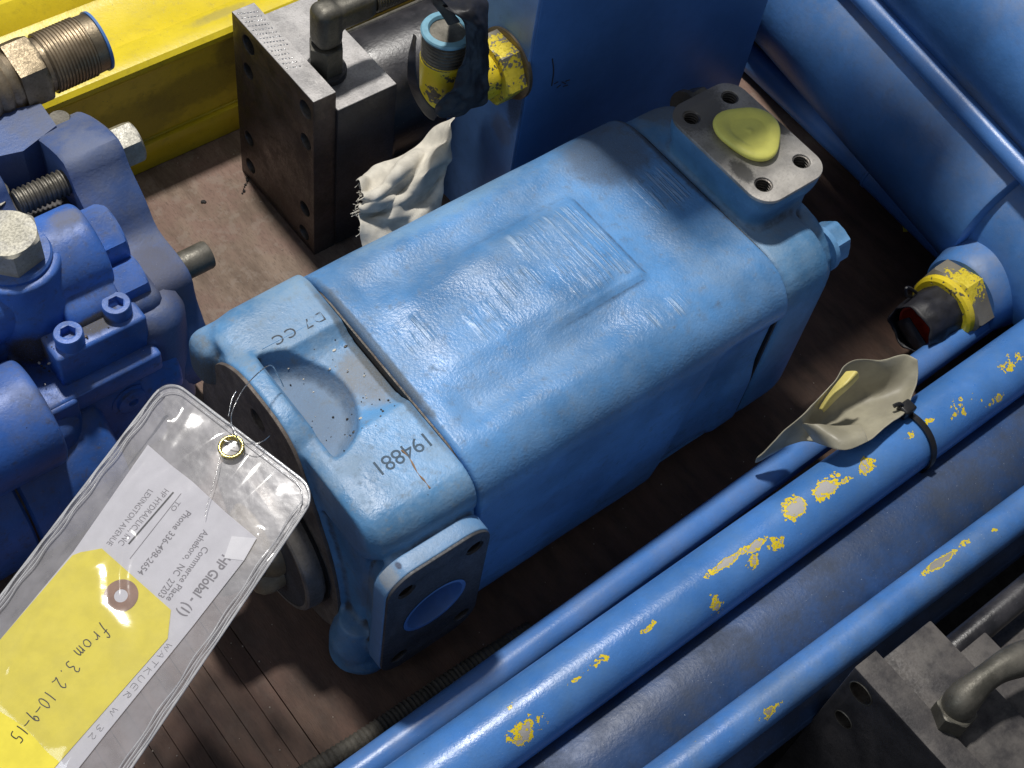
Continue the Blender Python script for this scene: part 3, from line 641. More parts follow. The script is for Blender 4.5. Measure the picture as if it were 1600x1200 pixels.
# rows of punch marks along the milled top
bm = B()
for i in range(14):
    for j in range(7):
        if j > 4 and i > 8: continue
        x = -4.25+j*.27; y = 38.4-i*.62-j*.1
        if x > -2.4: continue
        lathe(bm, (x, y, HB+.03), (0, 0, 1), [(0, .10), (.04, .08), (.07, .02)], 8)
o = part('punch_mark', bm, m_wire, hc, 60); o['kind'] = 'stuff'
bm = B(); box(bm, (-2.2, 25.3, .4), (4.3, 39.2, 19.2), .12); part('block', bm, m_dgrey, hc)
bm = B(); box(bm, (-2.15, 25.35, 19.15), (4.25, 39.15, 19.25), .03, 1); part('milled_top', bm, m_blocktop, hc)
bm = B(); cyl(bm, (4.2, 32.6, 10.5), (70, 32.6, 10.5), 6.6, 64, .3); part('barrel', bm, m_blackpaint, hc)
bm = B(); lathe(bm, (4.25, 32.6, 10.5), (1, 0, 0), [(0, 6.9), (.2, 7.0), (.5, 7.0), (.7, 6.6)], 64); part('barrel_collar', bm, m_blackpaint, hc)
bm = B(); tube(bm, [(4.0, 37.6, 17.0), (30, 37.6, 17.2), (60, 37.4, 17.2)], 1.35, 24); part('feed_tube', bm, m_blackpaint, hc)
bm = B(); tube(bm, [(4.0, 35.9, 16.2), (30, 35.9, 16.3), (60, 35.9, 16.3)], .22, 10); part('tie_rod', bm, m_elbow, hc)
# elbow fitting on the block
eb = B(); hexa(eb, (-.4, 29.9, 19.2), (-.4, 29.9, 22.8), 1.65); ob = part('elbow_nut', eb, m_elbow, hc, 25)
eb = B(); cyl(eb, (-.4, 29.9, 19.1), (-.4, 29.9, 19.9), 1.9); part('elbow_washer', eb, m_dgrey, hc)
eb = B(); box(eb, (-1.7, 28.6, 22.7), (.9, 31.2, 27.2), .9, 4); box(eb, (-.6, 28.7, 24.2), (4.6, 31.1, 27.0), .9, 4); eb = cast(eb, [], .14, 4); part('elbow_body', eb, m_elbow, hc, 60)
eb = B(); thread(eb, (4.4, 29.9, 25.6), (8.2, 29.9, 25.6), 1.25, .3, .12); part('elbow_thread', eb, m_thread, hc, 25)

# ================================================================== rag stuffed behind
def sheet(name, px_rows, heights, mat, label, cat, th=.12, noise_amp=.5, parent=None, seed=0, sub=5, nf=.35, fold=0.0):
    """a cloth-like sheet whose control points are given as world points in rows"""
    rows = [spline(r, sub) for r in px_rows]; cols = list(zip(*rows)); grid = [spline(list(c), sub) for c in cols]
    bm = B(); vs = [[bm.verts.new(p) for p in c] for c in grid]
    for a, b in zip(vs[:-1], vs[1:]):
        for i in range(len(a)-1): bm.faces.new((a[i], a[i+1], b[i+1], b[i]))
    bmesh.ops.recalc_face_normals(bm, faces=bm.faces); bm.normal_update()
    if fold:
        off = {}
        for a_, c_ in enumerate(vs):
            for b_, v in enumerate(c_):
                u1 = a_/len(vs); w1 = b_/len(c_); k_ = w1*(15-5*u1)+1.6*math.sin(u1*3.1)+1.5*mnoise.noise(V((u1*2.5, w1*3, 9)))
                off[v] = v.normal*fold*(math.sin(k_*1.9)*.6+abs(math.sin(k_*1.1))*.8)*(.4+.9*abs(mnoise.noise(V((u1*3, w1*4, 2)))))
        for v, d in off.items(): v.co += d
        bm.normal_update()
    for v in bm.verts:
        p = v.co*nf+V((seed, seed*2, 0)); v.co += v.normal*noise_amp*(mnoise.noise(p)+.5*mnoise.noise(p*2.3)+.25*mnoise.noise(p*5))
    bm.normal_update(); r = bake(bm, [('SOLIDIFY', dict(thickness=th, offset=0)), ('SUBSURF', dict(levels=1, render_levels=1))])
    o = part(name, r, mat, parent, 'keep')
    if label: tag(o, label, cat)
    return o
def A(px, py, y): return at(px, py, y=y)
rows = [[A(556, 284, 20.5), A(576, 268, 21.5), A(620, 246, 21), A(664, 218, 21.5), A(712, 180, 21)],
        [A(566, 300, 19.0), A(590, 292, 19.3), A(630, 270, 18.6), A(672, 243, 19.4), A(708, 205, 18.5)],
        [A(564, 318, 18.6), A(592, 312, 17.4), A(628, 298, 18.4), A(668, 268, 17.2), A(702, 238, 18.0)],
        [A(560, 340, 18.0), A(586, 334, 18.2), A(622, 322, 17.0), A(662, 300, 17.8), A(696, 272, 17.2)],
        [A(562, 368, 17.0), A(590, 362, 16.4), A(624, 352, 16.6), A(660, 335, 16.0), A(690, 312, 16.4)],
        [A(575, 420, 15), A(600, 410, 15), A(630, 395, 15), A(660, 380, 15), A(690, 360, 15)]]
rag = sheet('rag', rows, None, m_rag, 'off white frayed cloth rag stuffed between the black block and the light blue pump', 'rag', .10, .16, nf=.8, sub=9, fold=.55)
bm = B()
for i in range(34):
    t = random.random(); p = A(560+5*math.sin(t*9), 284+t*82, 20.4-t*3.4); q = p+V((-.05-.5*random.random()**2, .2*random.uniform(-1, 1), random.uniform(-.5, .25)))
    tube(bm, [p+V((.5, 0, 0)), p, (p+q)/2+V((0, 0, random.uniform(-.1, .1))), q], .035, 5)
fo = part('fringe', bm, m_rag, None, 60); fo.parent = rag; fo['kind'] = 'stuff'

# ================================================================== tall blue tank with the taped elbow
tank = thing('blue_tank', (30, 24, -14), 'tall dark blue steel tank behind the light blue pump, marker stroke on its side', 'tank')
bm = B(); box(bm, (11.6, 16.0, -13.9), (43.6, 28, 80), .25, 3); part('tank_body', bm, m_box, tank)
bm = plate([(16.02, -8), (27.5, -8), (27.5, 79), (16.02, 79)], 'x', 11.25, 11.62, holes=[], bev=.1); part('end_plate', bm, m_boxl, tank)
# pen strokes on the side
bm = B()
def stroke(bm, pts, r=.05, n=6, sub=5): tube(bm, spline(pts, sub), r, n)
q = [at(863, 92, y=15.97), at(865, 112, y=15.97), at(862, 134, y=15.97)]; stroke(bm, q, .06)
for (a, b) in (((870, 137), (876, 133)), ((878, 128), (884, 131)), ((884, 127), (890, 125)), ((866, 131), (872, 128)), ((880, 135), (887, 133))): stroke(bm, [at(*a, y=15.97), at(*b, y=15.97)], .05, sub=2)
part('pen_mark', bm, m_inkdark, tank)
ef = thing('elbow_fitting', (11.2, 18.6, 23.9), 'yellow painted elbow fitting with hex nut screwed into the tank end, wrapped in black tape', 'pipe fitting')
bm = B(); lathe(bm, (11.3, 18.6, 23.9), (-1, 0, 0), [(-.1, 3.4), (.25, 3.4), (.35, 3.2)], 48); part('washer', bm, m_cadmium, ef, 30)
bm = B(); hexa(bm, (11.0, 18.6, 23.9), (8.9, 18.6, 23.9), 3.25, .25); part('hex_nut', bm, m_nutyellow, ef, 25)
bm = B()
tube(bm, spline([(9.4, 18.6, 23.9), (7.6, 18.6, 23.8), (5.8, 18.6, 23.8), (4.6, 18.6, 24.2)], 8), lambda t: 2.1+.1*math.sin(t*9), 32)
bmesh.ops.create_uvsphere(bm, u_segments=24, v_segments=16, radius=2.2, matrix=Matrix.Translation((4.3, 18.6, 24.0)))
lathe(bm, (4.0, 18.6, 23.4), (0, 0, 1), [(0, 1.9), (3, 2.1), (5.0, 2.2), (5.2, 2.0)], 36)
bm = cast(bm, [], .16, 4); part('elbow_body', bm, m_chipyellow, ef, 60)
bm = B(); thread(bm, (3.95, 18.6, 28.2), (3.95, 18.6, 31.0), 2.1, .36, .12, 40); part('threaded_neck', bm, m_thread, ef, 25)
bm = B(); lathe(bm, (3.95, 18.6, 31.0), (0, 0, 1), [(-.05, 2.2), (.15, 2.25), (.3, 2.15), (.34, 1.65), (.1, 1.5), (-2.0, 1.45), (-2.1, .01)], 44, caps=False); part('dust_cap', bm, m_skyring, ef, 30)
# black tape: strap looping under the elbow and over its top, one continuous band
tape = thing('black_tape', (5, 17, 22), 'black tape strap looped around the yellow elbow fitting', 'tape')
def Y(px, py, y): return at(px, py, y=y)
rows = [[Y(700, -6, 20.5), Y(716, -8, 19.5), Y(738, -8, 18.5), Y(760, -6, 18.5)],
        [Y(690, 6, 17.8), Y(716, 16, 16.6), Y(740, 10, 16.2), Y(763, 10, 17.0)],
        [Y(724, 34, 15.8), Y(734, 40, 15.6), Y(748, 40, 15.5), Y(763, 42, 16.0)],
        [Y(727, 72, 15.6), Y(738, 74, 15.5), Y(750, 76, 15.4), Y(763, 80, 15.6)],
        [Y(718, 108, 15.6), Y(732, 112, 15.4), Y(748, 118, 15.3), Y(762, 128, 15.4)],
        [Y(706, 136, 15.7), Y(722, 146, 15.3), Y(742, 153, 15.2), Y(760, 156, 15.4)],
        [Y(692, 154, 15.8), Y(704, 166, 15.5), Y(722, 172, 15.3), Y(738, 172, 15.4)],
        [Y(680, 166, 16.0), Y(680, 176, 15.8), Y(690, 184, 15.6), Y(706, 184, 15.5)]]
sheet('strap', rows, None, m_tape, None, None, .1, .30, parent=None, nf=.7, sub=7).parent = tape
st = [o for o in C.objects if o.name == 'strap'][0]; st.data.transform(Matrix.Translation(-V(tape.location)))
rows = [[Y(646, 52, 19), Y(650, 56, 18.0)], [Y(638, 90, 17.6), Y(650, 92, 17.0)], [Y(637, 125, 17.4), Y(652, 124, 16.6)], [Y(646, 152, 17.2), Y(660, 148, 16.3)], [Y(664, 178, 17.0), Y(674, 166, 16.0)], [Y(678, 188, 16.6), Y(690, 172, 15.8)]]
o = sheet('strap', rows, None, m_tape, None, None, .1, .08, nf=.5); o.data.transform(Matrix.Translation(-V(tape.location))); o.parent = tape
rows = [[Y(668, -10, 18.4), Y(684, -10, 17.8)], [Y(676, 6, 18.4), Y(694, 2, 17.4)], [Y(690, 24, 18.0), Y(704, 14, 17.2)], [Y(700, 40, 17.6), Y(720, 34, 16.6)]]
o = sheet('strap', rows, None, m_tape, None, None, .1, .12, nf=.5); o.data.transform(Matrix.Translation(-V(tape.location))); o.parent = tape

# ================================================================== blue cylinders at the right, lying across
rc = thing('hydraulic_cylinder', (56, 0, -14), 'big blue hydraulic cylinder with welded sleeve and side tube, lying across the upper right', 'hydraulic cylinder')
RD = V((-.151, -.9885, 0))
def rp_(x, z, y): return V((x+.1528*y, y, z))         # a point on a line of the yawed cylinder, x given at y = 0
bm = B(); lathe(bm, rp_(55.5, 10.5, 75), RD, [(0, 9.0), (90.6, 9.0), (90.9, 8.9), (91.1, 8.6)], 96); part('sleeve', bm, m_barrel, rc)
bm = B(); lathe(bm, rp_(56.0, 10.2, 75), RD, [(0, 8.2), (125, 8.2)], 80); part('barrel', bm, m_barrel, rc)
bm = B(); tube(bm, [rp_(50.2, 19.2, 75), rp_(50.2, 19.2, 20), rp_(50.2, 19.2, -16)], 1.15, 28); part('feed_tube', bm, m_tube, rc)
bm = B(); lathe(bm, rp_(58.7, 24.8, 75), RD, [(0, 9.2), (125, 9.2)], 110); part('upper_barrel', bm, m_barrel, rc)
bm = B(); tube(bm, [(52.4, 62, 1.8), (52.2, 20, 1.8), (51.6, 2.0, 1.8), (51.5, 1.0, 1.8)], 1.55, 28); lathe(bm, (51.55, 1.4, 1.8), (0, -1, 0), [(0, 1.6), (.1, 1.75), (.35, 1.75), (.45, 1.6)], 28); tube(bm, [(51.5, .9, 1.8), (51.0, -9, 1.8), (50.8, -18, 1.8)], 1.62, 28); part('thin_tube', bm, m_tube, rc)
bm = B(); lathe(bm, (56.5, -17.3, 6.6), (-1, 0, 0), [(0, 5.2), (10.5, 5.0), (12.4, 4.6), (13.6, 4.35), (13.9, 4.1)], 64); bb = part('port_boss', bm, m_barrel, rc, 40)
bm = B(); hexa(bm, (42.9, -17.3, 6.6), (40.4, -17.3, 6.6), 4.15, .3, phase=.3); part('hex_nut', bm, m_nutyellow, rc, 25)
bm = B(); lathe(bm, (40.5, -17.3, 6.6), (-1, 0, 0), [(0, 3.55), (.7, 3.5), (.9, 3.2)], 48); part('nut_collar', bm, m_chipyellow, rc, 30)
m_nc = m_nutyellow
bm = B(); lathe(bm, (40.1, -17.3, 6.6), (-1, 0, 0), [(0, 2.2), (3.6, 2.2), (3.9, 2.1), (3.9, 1.9), (3.4, 1.85), (1.0, 1.8), (.9, .01)], 40, caps=False); part('red_plug', bm, m_redcap, rc, 30)
# ragged tape sleeve over the port
bm = B(); rings = []; u_, v_, d_ = frame((-1, 0, 0)); n = 64
for k in range(13):
    a = k/12*4.6; ring = []
    for i in range(n):
        th = 2*math.pi*i/n; r = 2.72+.16*mnoise.noise(V((math.cos(th)*2, math.sin(th)*2, a*.8)))+.10*mnoise.noise(V((math.cos(th)*5, math.sin(th)*5, a*2)))
        if k > 8: r -= .05*(k-8)
        aa = a+(k/12)**3*(.55*mnoise.noise(V((math.cos(th)*1.6+4, math.sin(th)*1.6, 0))))
        ring.append(V((39.9, -17.3, 6.6))+d_*aa+(u_*math.cos(th)+v_*math.sin(th))*r)
    rings.append(ring)
skin(bm, rings, False, False); bm = bake(bm, [('SOLIDIFY', dict(thickness=.14, offset=-1))]); ts = part('tape_sleeve', bm, m_tape, rc, 'keep')
bm = B(); rows_ = spline([(36.2, -17.0, 4.2), (35.6, -17.2, 5.2), (35.5, -17.6, 6.2), (35.7, -18.0, 6.8)], 4); ribbon(bm, rows_, lambda i, p: (0, 1, .4), 3.4, .1); part('tape_flap', bm, m_tape, rc, 40)
bm = B(); tube(bm, spline([(37.5, -15.1, 8.6), (36.5, -14.7, 9.6), (35.9, -14.6, 9.9), (36.1, -14.9, 9.0), (36.9, -15.1, 8.4)], 5), .16, 6); part('tape_tail', bm, m_tape, rc, 40)

# ================================================================== long blue cylinder in front: barrel with tubes alongside
fc = thing('hydraulic_cylinder', (0, -30, -14), 'long dark blue hydraulic cylinder with chipped paint tubes along it, lower right foreground', 'hydraulic cylinder')
bm = B(); cyl(bm, (-75, -31.6, 1.6), (110, -31.6, 1.6), 6.4, 96); part('barrel', bm, m_darkbarrel, fc)
bm = B(); cyl(bm, (-75, -26.3, 8.6), (110, -26.1, 8.6), 2.85, 64); part('chipped_tube', bm, m_worn, fc)
bm = B(); cyl(bm, (-75, -35.2, 8.0), (110, -38.6, 8.0), 1.65, 48); part('outer_tube', bm, m_worn3, fc)
bm = B(); cyl(bm, (-75, -36.7, 3.4), (110, -38.6, 3.4), 1.9, 48); part('lower_tube', bm, m_darkbarrel, fc)
ft = thing('steel_tube', (0, -19.6, 4), 'slim plain blue tube lying nearest the light blue pump, along the long cylinder', 'tube')
bm = B(); cyl(bm, (-75, -22.6, 5.5), (46, -20.2, 5.5), 1.38, 48); part('tube_body', bm, m_tube, ft)
# braided hose under the tube
bm = B(); hp = [at(470, 1215, z=1.2), at(560, 1160, z=1.2), at(650, 1100, z=1.2), at(740, 1040, z=1.1), at(830, 985, z=1.0)]
pts = spline(hp, 40); tube(bm, pts, lambda t: .82+.07*math.sin(t*160*2.2), 20)
m_hose = plain('braided_hose_grey', (.065, .06, .05), .7, var=.35, bumpd=.05, bscale=5)
o = part('braided_hose', bm, m_hose, None, 60); tag(o, 'grimy ribbed grey hose running on the boards under the slim blue tube', 'hose')

# second black cylinder, lower right
bc = thing('hydraulic_cylinder', (10, -44, -6), 'dusty black hydraulic cylinder with stepped square head in the lower right corner', 'hydraulic cylinder')
ZT = 15.0
m_dusty = metal('dusty_black_casting', (.045, .042, .045), .6, .1, .3, (.09, .08, .08), dust=.22)
h2 = []
for (px, py, r) in ((1345, 1083, 1.0), (1318, 1124, .8)):
    p = at(px, py, x=.9); h2.append((p.y, p.z, r))
bm = plate([(-56, -10), (-39.3, -10), (-39.3, ZT), (-56, ZT)], 'x', .9, 3.3, holes=h2, bev=.08); part('end_plate', bm, m_dusty, bc, 20)
for a, b, r in h2:
    bm = B(); lathe(bm, (.86, a, b), (1, 0, 0), [(.06, r*1.1), (0, r*1.06), (.04, r*.97), (1.6, r*.95), (1.7, .4), (2.3, .3), (2.35, .01)], 28, caps=False); part('counterbored_hole', bm, m_inside, bc, 30)
    bm = B(); lathe(bm, (.84, a, b), (1, 0, 0), [(.0, r*1.0), (-.02, r*1.06), (.05, r*1.12)], 32, caps=False); part('hole_rim', bm, m_thread, bc, 30)
bm = B(); box(bm, (3.3, -54, -9), (9.2, -40.0, ZT-.7), .15); part('block', bm, m_dusty, bc)
bm = B(); box(bm, (9.2, -53, -8), (13.4, -42.6, ZT-2.6), .15); part('block', bm, m_dusty, bc)
bm = B(); cyl(bm, (13.3, -48.6, 4.6), (70, -48.6, 4.6), 6.4, 64); part('barrel', bm, m_dusty, bc)
bm = B(); cyl(bm, (9.2, -42.6, ZT-3.6), (70, -42.6, ZT-3.6), 1.15, 32); part('tie_rod', bm, m_blackpaint, bc)
bm = B(); hexa(bm, at(1478, 1130, z=ZT-1), at(1478, 1130, z=ZT-1)+V((.3, .2, 2.2)), 1.6); part('elbow_nut', bm, m_elbow, bc, 25)
e0 = at(1478, 1130, z=ZT-1)+V((.3, .2, 1.6))
bm = B(); tube(bm, spline([e0, e0+V((.4, .2, 1.2)), e0+V((1.6, .3, 2.0)), e0+V((3.6, .2, 2.3)), e0+V((5.6, -.2, 2.2)), e0+V((8.5, -1.0, 1.6))], 8), lambda t: 1.15+.15*math.sin(t*9), 28); ob = part('elbow_body', bm, m_elbow, bc, 60)

# ================================================================== royal blue pump at the left
rp = thing('hydraulic_pump', (-28, 22, 0), 'royal blue hydraulic pump with round flange and two socket screws, at the left edge', 'hydraulic pump')
pts = [at(*p, x=-22) for p in ((150, 172), (185, 215), (203, 259), (228, 312), (247, 357), (281, 401), (300, 432), (309, 470))]
ol = [(p.y, p.z) for p in pts]
ol = [(36.5, 18.6), (35.0, 21.4), (31.6, 23.6)]+ol[1:]+[(14.6, 10), (15.2, 6), (18, 2.6), (24, .5), (31, 1.5), (36, 6), (38.2, 12)]
bm = B(); ring = smooth_loop(ol, 3); skin(bm, [[V((x, 27+(a-27)*s, 12+(b-12)*s)) for a, b in ring] for x, s in ((-22, .985), (-22.2, 1), (-26.6, 1), (-26.9, .985))]); part('flange', bm, m_disc, rp, 40)
# thinner stepped flange behind, a dark gap with a stud between them
ol2 = [(y-.2, z*.93) for y, z in ring]
bm = B(); skin(bm, [[V((x, 29+(a-27)*s, 12+(b-12)*s)) for a, b in ring] for x, s in ((-31.4, .93), (-31.6, .95), (-34.2, .95), (-34.4, .93))]); part('bracket_flange', bm, m_disc, rp, 40)
bm = B(); lathe(bm, (-40, 28.5, 12), (1, 0, 0), [(0, 8.0), (8, 8.0), (14, 7.4)], 56); part('neck', bm, m_dgrey, rp, 40)
sp_ = at(105, 283, x=-26.8)
bm = B(); thread(bm, sp_+V((-4.4, 0, 0)), sp_+V((.3, 0, 0)), 1.15, .42, .16, 28); part('stud', bm, m_thread, rp, 30)
c_ = at(170, 238, x=-21.9); bm = B(); hexa(bm, c_, c_+V((2.6, 0, 0)), 1.95, .3, .3); part('bolt', bm, m_bolt, rp, 25)
bm = B(); q4 = [at(*p, z=23.2) for p in ((-30, 190), (20, 170), (64, 162), (88, 196), (36, 236), (-30, 250))]; prism(bm, [(p.x, p.y) for p in q4], 'z', 6, 23.2); part('bracket', bm, m_disc, rp, 20)
c_ = at(92, 184, z=22.6); bm = B(); hexa(bm, c_+V((0, 0, -2)), c_, 1.0, .2); part('nut', bm, m_elbow, rp, 25)
c_ = at(278, 420, x=-22.1); bm = B(); cyl(bm, c_, c_+V((3.0, 0, 0)), 1.25, 28, .25); part('dowel_pin', bm, m_elbow, rp)
c_ = at(272, 540, x=-24); bm = B(); cyl(bm, c_, c_+V((3.0, 0, 0)), 1.75, 32, .3); part('dowel_pin', bm, m_elbow, rp)
# main casting
bm = B()
def spool(p, q, r): cyl(bm, p, q, r, 48, .5)
ZS = 21.5
p0 = at(70, 412, z=22.0)
yc = 22.0
spool((-48, yc, 20.6), (-27.9, yc, 20.9), 3.8)
box(bm, (-48, 18.9, 8), (-28.2, 24.0, 21.0), .8, 3)
box(bm, (-31.0, 17.6, 13.5), (-28.0, 20.4, 19.6), .8, 3)
spool((-33, 19.0, 18.4), (-28.2, 19.0, 18.4), 2.5)
spool((-29.5, 16.8, 10.4), (-25.5, 16.8, 10.4), 3.4)
bm2 = cast(bm, [], .26, 5); part('valve_body', bm2, m_royal, rp, 60)
bm = B(); box(bm, (-28.6, 16, 5), (-25.0, 23, 19.0), 1.2, 3); lathe(bm, (-26.2, 17.2, 4.0), (0, 0, 1), [(0, 2.9), (12.0, 2.9), (13.2, 2.5), (13.8, 1.6)], 40); part('corner_boss', bm, m_disc, rp, 40)
# end plugs of the spool bores
c_ = V((-28.0, yc, 21.1)); bm = B(); hexa(bm, c_, c_+V((2.1, 0, 0)), 2.75, .3, .5); part('end_plug', bm, m_royalf, rp, 25)
c_ = V((-28.4, 18.8, 18.9)); bm = B(); hexa(bm, c_, c_+V((2.6, 0, 0)), 2.1, .25, .5); part('end_plug', bm, m_royalf, rp, 25)
# vertical turret with the big silver hex
vt = at(12, 372, z=26.4)
bm = B(); lathe(bm, (vt.x, vt.y, 12), (0, 0, 1), [(0, 4.3), (8.5, 4.1), (10.5, 3.6), (12.2, 3.5)], 56); box(bm, (-52, 12, 4), (-34.5, 22, 14.5), 2.6, 4); spool((-52, 14.2, 15.0), (-37.5, 14.2, 15.0), 4.6); bm = cast(bm, [], .28, 6); part('turret', bm, m_royal, rp, 60)
bm = B(); lathe(bm, (vt.x, vt.y, 24.0), (0, 0, 1), [(0, 2.9), (.5, 2.95), (.7, 2.8)], 44); part('washer', bm, m_royalf, rp)
bm = B(); hexa(bm, (vt.x, vt.y, 24.6), (vt.x, vt.y, 27.0), 2.55, .3, .25); part('hex_plug', bm, metal('silver_hex_worn', (.50, .48, .40), .6, .5, .1, (.2, .25, .5), dust=.1), rp, 25)
# black pipe stub at the far left
c_ = at(0, 300, z=22); bm = B(); cyl(bm, (c_.x-1.0, c_.y, 10), (c_.x-1.0, c_.y, 22.4), 1.7, 28); part('plug_post', bm, m_elbow, rp)
bm = B(); cyl(bm, (-37.5, 26.5, 8), (-37.5, 26.5, 17.5), 4.6, 40, .4); part('oily_boss', bm, m_dgrey, rp)
# small block with two socket head screws
bx0, bx1 = -36.6, -27.2
bm = B(); box(bm, (-35.2, 14.8, 15.0), (-27.4, 19.2, 19.0), .35, 3); part('screw_block', bm, m_royalf, rp)
for px, py in ((106, 519), (181, 473)):
    p = at(px, py, z=20.2)
    bm = B(); r = 1.15
    lathe(bm, (p.x, p.y, 18.9), (0, 0, 1), [(0, r), (1.15, r), (1.3, r*.93), (1.32, r*.62)], 36, caps=False)
    rings = [[V((p.x+rr*math.cos(t), p.y+rr*math.sin(t), z)) for t in (2*math.pi*i/36 for i in range(36))] for rr, z in ((r*.62, 20.22),)]
    def hexring(rad, z): return [V((p.x+rad*math.cos(math.pi/6)/math.cos((t % (math.pi/3))-math.pi/6)*math.cos(t), p.y+rad*math.cos(math.pi/6)/math.cos((t % (math.pi/3))-math.pi/6)*math.sin(t), z)) for t in (2*math.pi*i/36 for i in range(36))]
    skin(bm, rings+[hexring(r*.58, 20.20), hexring(r*.55, 19.4)], False, True); s_ = part('socket_screw', bm, m_royalf, rp, 30)
bm = B(); box(bm, (-38.2, 13.5, 13.1), (-27.2, 18.5, 15.4), .35, 3); box(bm, (-38.6, 13.2, 11.8), (-34.8, 18, 15.2), .35, 3); part('ledge', bm, m_royalf, rp)
rg = random.Random(11)
for nm, mt, cnt in (('grime_crumb', m_inside, 150), ('dust_crumb', m_rag, 16)):
    bm = B()
    for i in range(cnt):
        x = rg.uniform(-36.6, -27.6); y = rg.gauss(18.5, .55) if i % 3 else rg.uniform(15.4, 18.8); z = 19.03 if y < 18.9 else 19.2
        if x < -35.3: z = 15.5+rg.random()*1.5
        bmesh.ops.create_icosphere(bm, subdivisions=1, radius=rg.choice((.05, .07, .10, .14)), matrix=Matrix.Translation((x, y, z)) @ Matrix.Scale(rg.uniform(.5, 1.7), 4, V((1, 0, 0))))
    o = part(nm, bm, mt, rp, 40); o['kind'] = 'stuff'
# lower body, its joint line and round plug
bm = B(); box(bm, (-38.0, 14.0, 1), (-27.0, 20, 13.4), 1.6, 4); part('lower_body', bm, m_royalf, rp)
bm = B(); lathe(bm, (-33.0, 17.0, 5.2), (-1, 0, 0), [(0, 6.6), (.4, 7.4), (1.0, 7.8), (8.6, 7.9), (8.9, 7.5)], 72); part('end_housing', bm, m_royalf, rp, 40)
bm = B(); lathe(bm, (-42.0, 17.0, 5.2), (-1, 0, 0), [(0, 7.5), (.3, 8.0), (18, 8.3)], 72); part('motor_housing', bm, m_royalf, rp, 40)
bm = B(); lathe(bm, (-41.8, 17.0, 5.2), (-1, 0, 0), [(0, 7.55), (.25, 7.55)], 72); part('joint_gasket', bm, m_inside, rp, 40)
p = at(207, 626, y=13.8)
bm = B(); lathe(bm, (p.x, 14.05, p.z), (0, -1, 0), [(0, 1.75), (.15, 1.75), (.16, 1.35), (.45, 1.3), (.5, 1.15), (.5, .45), (.2, .40), (.2, .01)], 36, caps=False); part('round_plug', bm, m_royalf, rp, 30)

# ================================================================== brass coloured hose fitting over the beam
bf = thing('hose_fitting', (-26, 40, 22), 'large brass coloured threaded hose fitting over the yellow beam at the upper left', 'pipe fitting')
a_ = at(132, 72, z=24.0); X_ = V((-1, -.03, -.01)).normalized(); a0_ = a_+V((1.2, 0, 0))
def lf(name, prof, m, sm=30): b = B(); lathe(b, a0_, X_, prof, 56); part(name, b, m, bf, sm)
lf('blue_cap_rim', [(-.10, 2.3), (-.1, 2.62), (.14, 2.66), (.16, 2.5)], m_tube)
b = B(); thread(b, a0_+X_*1.2, a0_+X_*5.1, 2.66, .30, .13, 56); part('outer_thread', b, m_brass, bf, 25)
lf('front_ring', [(.1, 2.42), (.2, 2.52), (1.15, 2.55), (1.2, 2.4)], m_cadmium)
lf('neck', [(4.9, 2.38), (5.9, 2.35)], m_brass)
b = B(); hexa(b, a0_+X_*8.1, a0_+X_*5.6, 3.15, .3, .35); part('hex_nut', b, m_cadmium, bf, 25)
lf('ferrule', [(8.0, 2.6), (8.6, 2.75), (9.0, 2.55), (9.3, 2.75), (9.8, 2.8), (10.2, 2.6), (10.6, 2.8), (11.2, 2.85), (11.5, 2.65), (12.2, 2.6), (30, 2.7)], m_brass)

# ================================================================== tag pouch with its papers
TL = at(262, 588, z=26.8); TR = at(498, 768, z=26.8); FAR = at(-100, 1062, z=23.3)
U = (TR-TL).normalized(); N_ = U.cross(FAR-TL).normalized()
if N_.z < 0: N_ = -N_
Vd = N_.cross(U).normalized()
if Vd.dot(FAR-TL) < 0: Vd = -Vd
PW = (TR-TL).length; PL = 24.0
# lengthwise the pouch follows its long edge exactly
Vl = ((FAR-TL)-N_*(FAR-TL).dot(N_)).normalized()
def px2pl(px, py, h=0.0):
    return at_plane(px, py, TL+N_*h, N_)
def st(p):
    d = p-TL; t = d.dot(Vd)/Vl.dot(Vd); return (d-Vl*t).dot(U), t
def ridge_pts(l): return [st(px2pl(*p)) for p in l]
ridges = [(ridge_pts([(372, 668), (340, 684), (281, 725), (219, 765), (187, 800), (156, 859), (120, 890), (70, 960), (20, 1040)]), .17, .55),
          (ridge_pts([(398, 700), (390, 712), (362, 750), (331, 775), (290, 800)]), .15, .5), (ridge_pts([(425, 745), (415, 756), (375, 794), (350, 822), (320, 850)]), .15, .55),
          (ridge_pts([(200, 845), (194, 862), (187, 900), (188, 935)]), .14, .42), (ridge_pts([(262, 612), (285, 640), (270, 665), (255, 690)]), .12, .6), (ridge_pts([(150, 905), (155, 950), (190, 990), (170, 1060), (110, 1160)]), .12, .9),
          (ridge_pts([(262, 660), (240, 690), (120, 850), (0, 1000)]), .12, .3), (ridge_pts([(405, 838), (330, 925), (215, 1060), (110, 1190)]), .12, .32)]
def segd(p, a, b):
    a, b, p = V(a), V(b), V(p); ab = b-a; t = max(0, min(1, (p-a).dot(ab)/max(1e-9, ab.dot(ab)))); return (p-a-ab*t).length
def hfun(s, t):
    e = min(s, PW-s, t, PL-t); h = .28*(1-math.exp(-max(e, 0)/.9))
    for pl, amp, wd in ridges:
        d = min(segd((s, t), pl[i], pl[i+1]) for i in range(len(pl)-1))
        if d < wd*3: h += 1.25*amp*math.exp(-(d/wd)**2)
    h += .07*mnoise.noise(V((s*.35, t*.22, 1.3)))+.02*mnoise.noise(V((s*.9, t*.6, 4.3)))
    return h
